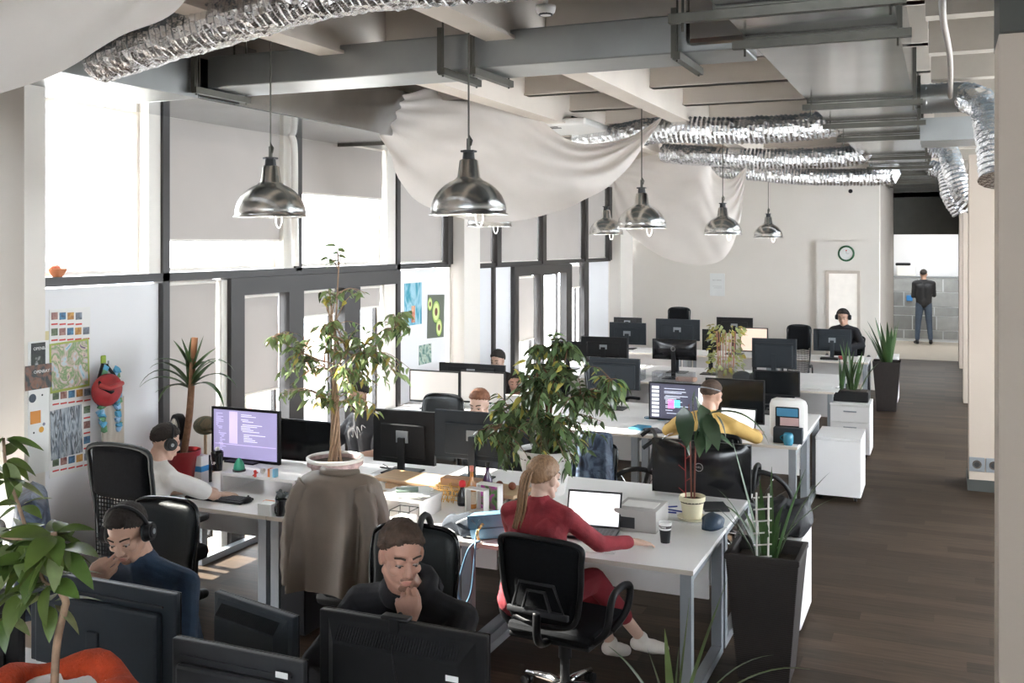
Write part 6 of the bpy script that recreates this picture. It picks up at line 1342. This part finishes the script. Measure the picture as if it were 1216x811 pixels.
b.build('body', mat('dark_nylon', (.025, .032, .045), .9, var=.3, scale=14, bump=.4, bscale=40), e, True); MB().tube(catmull([(-.05, -.09, .08), (.05, -.11, .12), (.10, -.09, .03), (.02, -.10, .015)], 6), .006, 6).build('strap', M['steelleg'], e, True)
# right desk
p = on(790, 644); e = simple('paper_cup', 'cup', 'black and white paper coffee cup standing on the desk of the woman in red', p)
MB().lathe([(.026, 0), (.0335, .075)], seg=32).build('sleeve', mat('matt_black_sleeve', (.015, .015, .017), .8), e, 'auto'); MB().lathe([(.0335, .075), (.037, .112), (.039, .114), (.037, .117), (.035, .114), (.032, .08)], seg=32).build('cup_wall', M['paper'], e, 'auto'); MB().cyl((0, 0, .085), (0, 0, .10), .0355, .0368, seg=32, cap=False).build('printed_band', mat('ink_band', (.10, .09, .09), .8), e)
text('COFFEE', .012, M['paper'], e, (-.006, -.0372, .0925), (PI/2, 0, -.15))
p = on(760, 628); gb = simple('label_printer', 'printer', 'light grey box-shaped printer between laptop and rubber plant', (p.x-.01, 5.86, D), .0)
MB().box(-.13, .13, -.09, .20, 0, .13, .008).build('body', mat('light_grey_plastic', (.42, .40, .38), .5), gb, 'auto'); MB().box(-.125, .0, -.0925, -.09, .02, .085).build('front_window', M['dark'], gb); MB().box(-.10, .10, -.02, .12, .13, .134).build('lid', M['white'], gb)
p = on(848, 603); tag(MB().boxc((p.x, p.y, D+.008), (.16, .21, .014), .002, Euler((0, 0, .4))).build('tablet', M['dark']), 'dark tablet lying right of the rubber plant', 'tablet')
for i, (px, py, a, l) in enumerate(((792, 603, .6, 'blue pen left of the cream pot, lying across the others'), (800, 607, -.2, 'blue pen close to the cream pot'), (790, 609, .1, 'blue pen nearest the laptop side'))):
    p = on(px, py); b = MB(); d = V(math.cos(a), math.sin(a), 0)*.07; b.cyl(p-d+V(0, 0, .006), p+d+V(0, 0, .006), .005, seg=8); tag(b.build('pen', mat('blue_ink_plastic', (.03, .05, .25), .3)), l, 'pen', 'pens by the cream pot')
p = on(700, 655); tag(MB().boxc((p.x+.02, p.y+.06, D+.004), (.22, .16, .006), rot=Euler((0, 0, .2))).build('paper_sheet', M['paper']), 'white sheet of paper beside the woman in red', 'paper')
p = on(885, 625); b = MB(); b.ball((0, 0, .045), (.07, .09, .05), 4)
for v in b.b.verts: v.co += V(1, 1, .6)*.03*noise.noise(v.co*13); v.co.z = max(0, v.co.z)
e = simple('blue_bag', 'bag', 'crumpled navy blue bag on the desk corner behind the wicker planter', (-1.27, 6.02, D)); b.build('body', mat('navy_nylon', (.02, .04, .07), .55, var=.3, bump=.4, bscale=30), e, True)
p = Vector((-.95, 6.62, .60)); b = MB(); b.ball((0, 0, .10), (.19, .19, .12), 5)
for v in b.b.verts: v.co += V(1, 1, 1)*.05*noise.noise(v.co*9)+V(0, 0, 1)*.02*noise.noise(v.co*22); v.co.z = max(-.0, v.co.z)
e = simple('black_jacket', 'jacket', 'crumpled black jacket heaped on the white cabinet behind the planter', p); b.build('body', mat('black_nylon', (.014, .015, .018), .6, var=.3, bump=.5, bscale=35), e, True)
# second row
p = aty(935, 508, 8.85); wsx = (aty(912, 500, 8.92).x+aty(957, 500, 8.92).x)/2; e = simple('round_edged_stand', 'stand', 'white rounded upright stand with a blue screen on the aisle desk', (wsx, 8.98, D)); ww = (aty(957, 500, 8.98).x-aty(912, 500, 8.98).x)/2
MB().box(-ww, ww, -.03, .10, 0, .36, .06).build('shell', M['white'], e, 'auto'); MB().box(-ww*.62, ww*.62, -.034, -.03, .10, .29, .01).build('dark_window', M['black'], e); MB().box(-ww*.56, ww*.56, -.036, -.034, .21, .28).build('blue_picture', mat('blue_picture', (.06, .25, .42), .5), e); MB().box(-.06, .10, -.036, -.034, .13, .20).build('pale_picture', mat('red_white_picture', (.6, .4, .38), .5), e)
e = simple('dark_box', 'box', 'dark grey box before the white rounded stand', (wsx+.02, 8.86, D)); MB().box(-.12, .12, -.04, .04, 0, .13, .005).build('body', M['blueblack'], e)
q = aty(936, 512, 8.77); e = simple('mug', 'cup', 'blue mug before the dark box on the aisle desk', (q.x, 8.77, D)); MB().lathe([(.035, 0), (.044, .03), (.044, .08), (.034, .10), (.030, .10), (.038, .05)]).build('body', mat('teal_glaze', (.04, .22, .32), .25), e, True); MB().tube(catmull([(-.04, 0, .08), (-.065, 0, .06), (-.04, 0, .03)], 5), .006, 8).build('handle', MATS['teal_glaze'], e, True)
mouse(aty(893, 520, 8.9).x, 8.90, 'black mouse right of the white laptop', 0); tag(MB().boxc((aty(895, 512, 9.1).x, 9.1, D+.015), (.16, .12, .03), .01).build('dark_pouch', M['black']), 'black pouch on the desk right of the white laptop', 'pouch')
keyboard(aty(560, 500, 8.95).x, 8.92, 'dark keyboard before the left pale screen pair', .44); keyboard(aty(490, 500, 8.95).x+.15, 8.90, 'dark keyboard beside the window before the pale screens', .40)
for k, (px, y, c) in enumerate(((655, 8.95, (.3, .4, .5)), (675, 9.1, (.8, .8, .8)), (760, 9.0, (.05, .25, .4)), (775, 8.9, (.1, .1, .12)), (705, 9.2, (.75, .72, .68)))):
    q = aty(px, 500, y); tag(MB().boxc((q.x, y, D+.01), (.2, .14, .018), .003, Euler((0, 0, k*.7))).build('document_folder', mat('folder_%d' % k, c, .6)), ('grey-blue', 'white', 'dark blue', 'black', 'cream')[k]+' folder on the desk right of the dense tree', 'folder', 'folders on the second desk row')
# black cable tangles
def tangle(p, r, n, lab, m=M['black'], hgt=.03):
    P = [Vector(p)+V(rng.uniform(-r, r), rng.uniform(-r*.6, r*.6), .006+rng.uniform(0, hgt)) for _ in range(n)]
    tag(MB().tube(catmull(P, 6), .0035, 5).build('cable', m, None, True), lab, 'cable')
tangle(on(235, 585), .14, 9, 'tangled black cable beside the red pot'); tangle(on(352, 590), .12, 9, 'tangled black cable beside the black mug'); tangle(on(625, 595), .16, 10, 'tangled black cable before the white tree pot', M['dark']); tangle(on(460, 560), .12, 8, 'tangled cable left of the wooden shelf'); tangle(on(650, 500)+V(0, 0, 0), .2, 9, 'tangled cable on the sunlit second row desk', M['dark']); tangle(on(780, 500), .14, 9, 'blue cable tangle under the code screen', mat('blue_cable', (.04, .2, .3), .5))
tag(MB().tube(catmull([(-2.05, 6.4, .55), (-1.9, 6.3, .42), (-1.7, 6.3, .40), (-1.5, 6.4, .50)], 8), .008, 6).build('cable', M['black'], None, True), 'black cable looping under the desk of the woman in red', 'cable')
# pc tower under desk, drawers
q = at(356, 735, 0); e = simple('computer_tower', 'computer', 'black computer tower on the floor beside the draped chair', (-3.72, 5.45, 0)); MB().box(-.09, .09, -.22, .22, .02, .44, .006).build('case', M['black'], e); MB().box(-.085, .085, -.226, -.22, .03, .43).build('front_panel', M['blackgloss'], e); MB().cyl((0, -.23, .36), (0, -.224, .36), .012).build('power_button', M['chrome'], e)
# bicycle behind the glossy monitor
e = simple('folding_bicycle', 'bicycle', 'black bicycle wheel and handlebar parked beside the grey drawer unit', (aty(766, 550, 8.05).x, 8.05, 0), .3); e.scale = (1.2,)*3
for cx in (-.05, .75):
    b = MB(); b.m = Matrix.Translation((cx, 0, .33+.24)) @ Matrix.Rotation(PI/2, 4, 'X'); n0 = b.lathe([(.225, -.018), (.25, -.012), (.255, 0), (.25, .012), (.225, .018), (.225, -.018)], seg=36, closed=True); o = b.build('tyre', M['black'], e, True)
    o.location.z = -.315
    b = MB()
    for k in range(12): a = 2*PI*k/12; b.cyl((cx, 0, .255), (cx+.225*math.cos(a), 0, .255+.225*math.sin(a)), .002, seg=4)
    b.build('spokes', M['chrome'], e)
MB().tube([(-.05, 0, .255), (.05, 0, .56), (.07, 0, .70)], .016, 8).tube([(.05, 0, .60), (.4, 0, .35), (.75, 0, .255)], .018, 8).tube([(.4, 0, .35), (.45, 0, .62)], .015, 8).build('frame', M['dark'], e, True)
MB().tube(catmull([(-.02, -.22, .68), (.05, -.20, .73), (.07, 0, .72), (.05, .20, .73), (-.02, .22, .68)], 6), .014, 8).build('handlebar', M['black'], e, True); MB().ball((.46, 0, .63), (.12, .07, .03), 3).build('saddle', M['black'], e, True)
# jackets over chairs
def draped(x, y, z, rz, w, lab, m, h=.5, seed=0):
    def fn(u, v):
        a = 2*PI*u; k = math.sqrt(max(0, 1-(1-min(1, v/.12))**2)); c, s = math.cos(a), math.sin(a); f = 1+(.12*math.sin(a*7+seed)+.08*math.sin(a*12))*min(1, v*2)
        return ((w+.04*v)*math.copysign(abs(c)**.55, c)*(.8+.2*k), (.07+.04*v)*math.copysign(abs(s)**.55, s)*k*f, -h*v+.02*math.sin(a*3+seed)*v)
    e = empty('draped_jacket', (x, y, z), rz, lab, 'jacket'); MB().grid(fn, 60, 18).build('cloth', m, e, True); return e
pat = colourmat('patterned_dark_cloth', ((.01, .012, .02), (.02, .03, .06), (.10, .14, .2), (.012, .014, .02)), 9)
draped(c13.location.x, 7.90, .90, 0, .15, 'dark blue patterned jacket over the chair behind the dense tree', pat, .42, 1)
draped(aty(8, 560, 3.6).x, 3.75, 1.20, 2.4, .25, 'dark patterned jacket over the chair at the left picture edge', pat, .55, 2)
draped(c12.location.x+.62, 8.0, 1.0, 0, .24, 'black scarf-like jacket over a chair above the left black monitor', mat('black_knit', (.015, .016, .02), .9), .4, 3)
c16 = copy_tree(c12); place(c16, (c12.location.x+.62, 7.72, 0), PI, 'black chair with a knitted jacket behind the left black monitor', (.9, .9, .80))
# bag strap over the hoodie man's chair
cx_ = c3.location.x
MBs = MB().tube(catmull([(cx_, 4.40, .85), (cx_-.01, 4.375, 1.06), (cx_-.01, 4.32, 1.135), (cx_, 4.24, 1.11), (cx_+.03, 4.16, .95), (cx_+.12, 4.10, .72)], 8), .016, 6); tag(MBs.build('bag_strap', mat('black_webbing', (.02, .02, .022), .7), None, True), 'wide black bag strap hanging over the chair behind the man in the hoodie', 'strap')
# far rows: papers, boxes, lamp-like holders
for i, (px, py, y, sx, sy, sz, m_, l) in enumerate(((745, 445, 12.2, .42, .2, .12, glassmat('clear_box', (.8, .82, .85), .2), 'clear storage box on the far desk, left of two'), (800, 445, 12.2, .50, .2, .12, glassmat('clear_box', (.8, .82, .85), .2), 'clear storage box with colourful contents on the far desk'),
        (768, 432, 12.6, .35, .25, .03, M['paper'], 'white paper pile behind the clear boxes'), (970, 452, 12.4, .35, .25, .01, M['paper'], 'white sheet on the aisle end of the far desk'), (985, 456, 12.2, .21, .3, .008, M['paper'], 'smaller white sheet near the aisle end of the far desk'),
        (738, 418, 13.3, .3, .2, .06, M['steelleg'], 'grey flat box on the farther desk'), (1000, 421, 15.5, .1, .1, .05, mat('red_small', (.4, .05, .05), .5), 'tiny reddish box on the last desk'), (985, 421, 15.4, .25, .15, .03, M['black'], 'black keyboard-like case on the last desk'), (1022, 424, 15.4, .08, .08, .07, M['white'], 'small white holder at the aisle end of the last desk'))):
    q = aty(px, py, y); tag(MB().box(q.x-sx/2, q.x+sx/2, y-sy/2, y+sy/2, D+.001, D+sz, .002).build('storage_box' if sz > .05 else 'paper_pile', m_), l, 'box' if sz > .04 else 'paper')
q = aty(815, 445, 12.2); tag(MB().boxc((q.x, 12.2, D+.04), (.25, .1, .05), .01).build('sponge', mat('peach_thing', (.7, .45, .35), .7)), 'peach-coloured packet inside the clear box', 'packet')
q = aty(890, 444, 12.15); e = simple('dark_cushion', 'cushion', 'black double cushion lying above the black switched-off screen', (q.x, 12.18, D)); MB().ball((-.09, 0, .09), (.12, .08, .09), 3).ball((.09, 0, .09), (.12, .08, .09), 3).build('body', M['leather'], e, True)
q = aty(1060, 440, 15.3); e = simple('spray_bottle', 'bottle', 'white spray bottle on the narrow far cabinet', (-.80, 16.35, .72)); MB().lathe([(.05, 0), (.055, .10), (.03, .15), (.018, .17)]).build('body', M['white'], e, True); MB().box(-.06, .02, -.012, .012, .17, .20, .004).build('trigger', M['white'], e)
p = Vector((-3.18, 2.72, D)); e = simple('red_bottle', 'bottle', 'small dark red bottle between the foreground monitors', (aty(233, 755, 3.1).x, 2.92, D)); MB().lathe([(.03, 0), (.033, .12), (.014, .2), (.014, .26)]).build('glass', mat('wine_glass_red', (.15, .01, .02), .15), e, True); MB().cyl((0, 0, .26), (0, 0, .36), .013).build('cap', M['paper'], e)
# person seen through the window, and what is outside
# ---------------------------------------------------------------- outside the windows
tag(MB().box(-60, WX-.4, -30, 60, -.4, -.3).build('ground', mat('pale_paving', (.45, .43, .40), .9)), kind='structure')
fb = empty('building', (-17, 0, -.3), 0, 'pale building across the yard, seen through the upper left window', 'building')
MB().box(-4, 0, -6, 30, 0, 7.5).build('wall', mat('pale_facade', (.62, .62, .63), .8), fb)
for i in range(7):
    for z in (1.0, 3.6): MB().box(-.02, .03, -4+i*4.2, -1.6+i*4.2, z, z+1.5).build('window', mat('facade_window', (.30, .34, .38), .3), fb)
MB().box(-.1, .3, -6, 30, 7.3, 7.6).build('roof_edge', M['white'], fb)
bn = atx(335, 485, -7.4); ba, bb = atx(290, 470, -7.4), atx(400, 520, -7.4)
e = empty('banner', (-7.4, 0, 0), 0, 'red, white and blue patterned fabric outside behind the low window', 'banner'); MB().grid(lambda u, v: (.05*math.sin(u*14), ba.y+(bb.y-ba.y)*u, .4+1.05*v+.05*math.sin(u*6)), 30, 6).build('fabric', colourmat('banner_print', ((.1, .3, .55), (.6, .7, .8), (.75, .75, .75), (.6, .2, .12), (.3, .5, .65)), 2.5), e, True, solid=.01)
MB().cyl((0, ba.y, -.3), (0, ba.y, 1.5), .03).build('post', M['strut'], e); MB().cyl((0, bb.y, -.3), (0, bb.y, 1.5), .03).build('post', M['strut'], e)
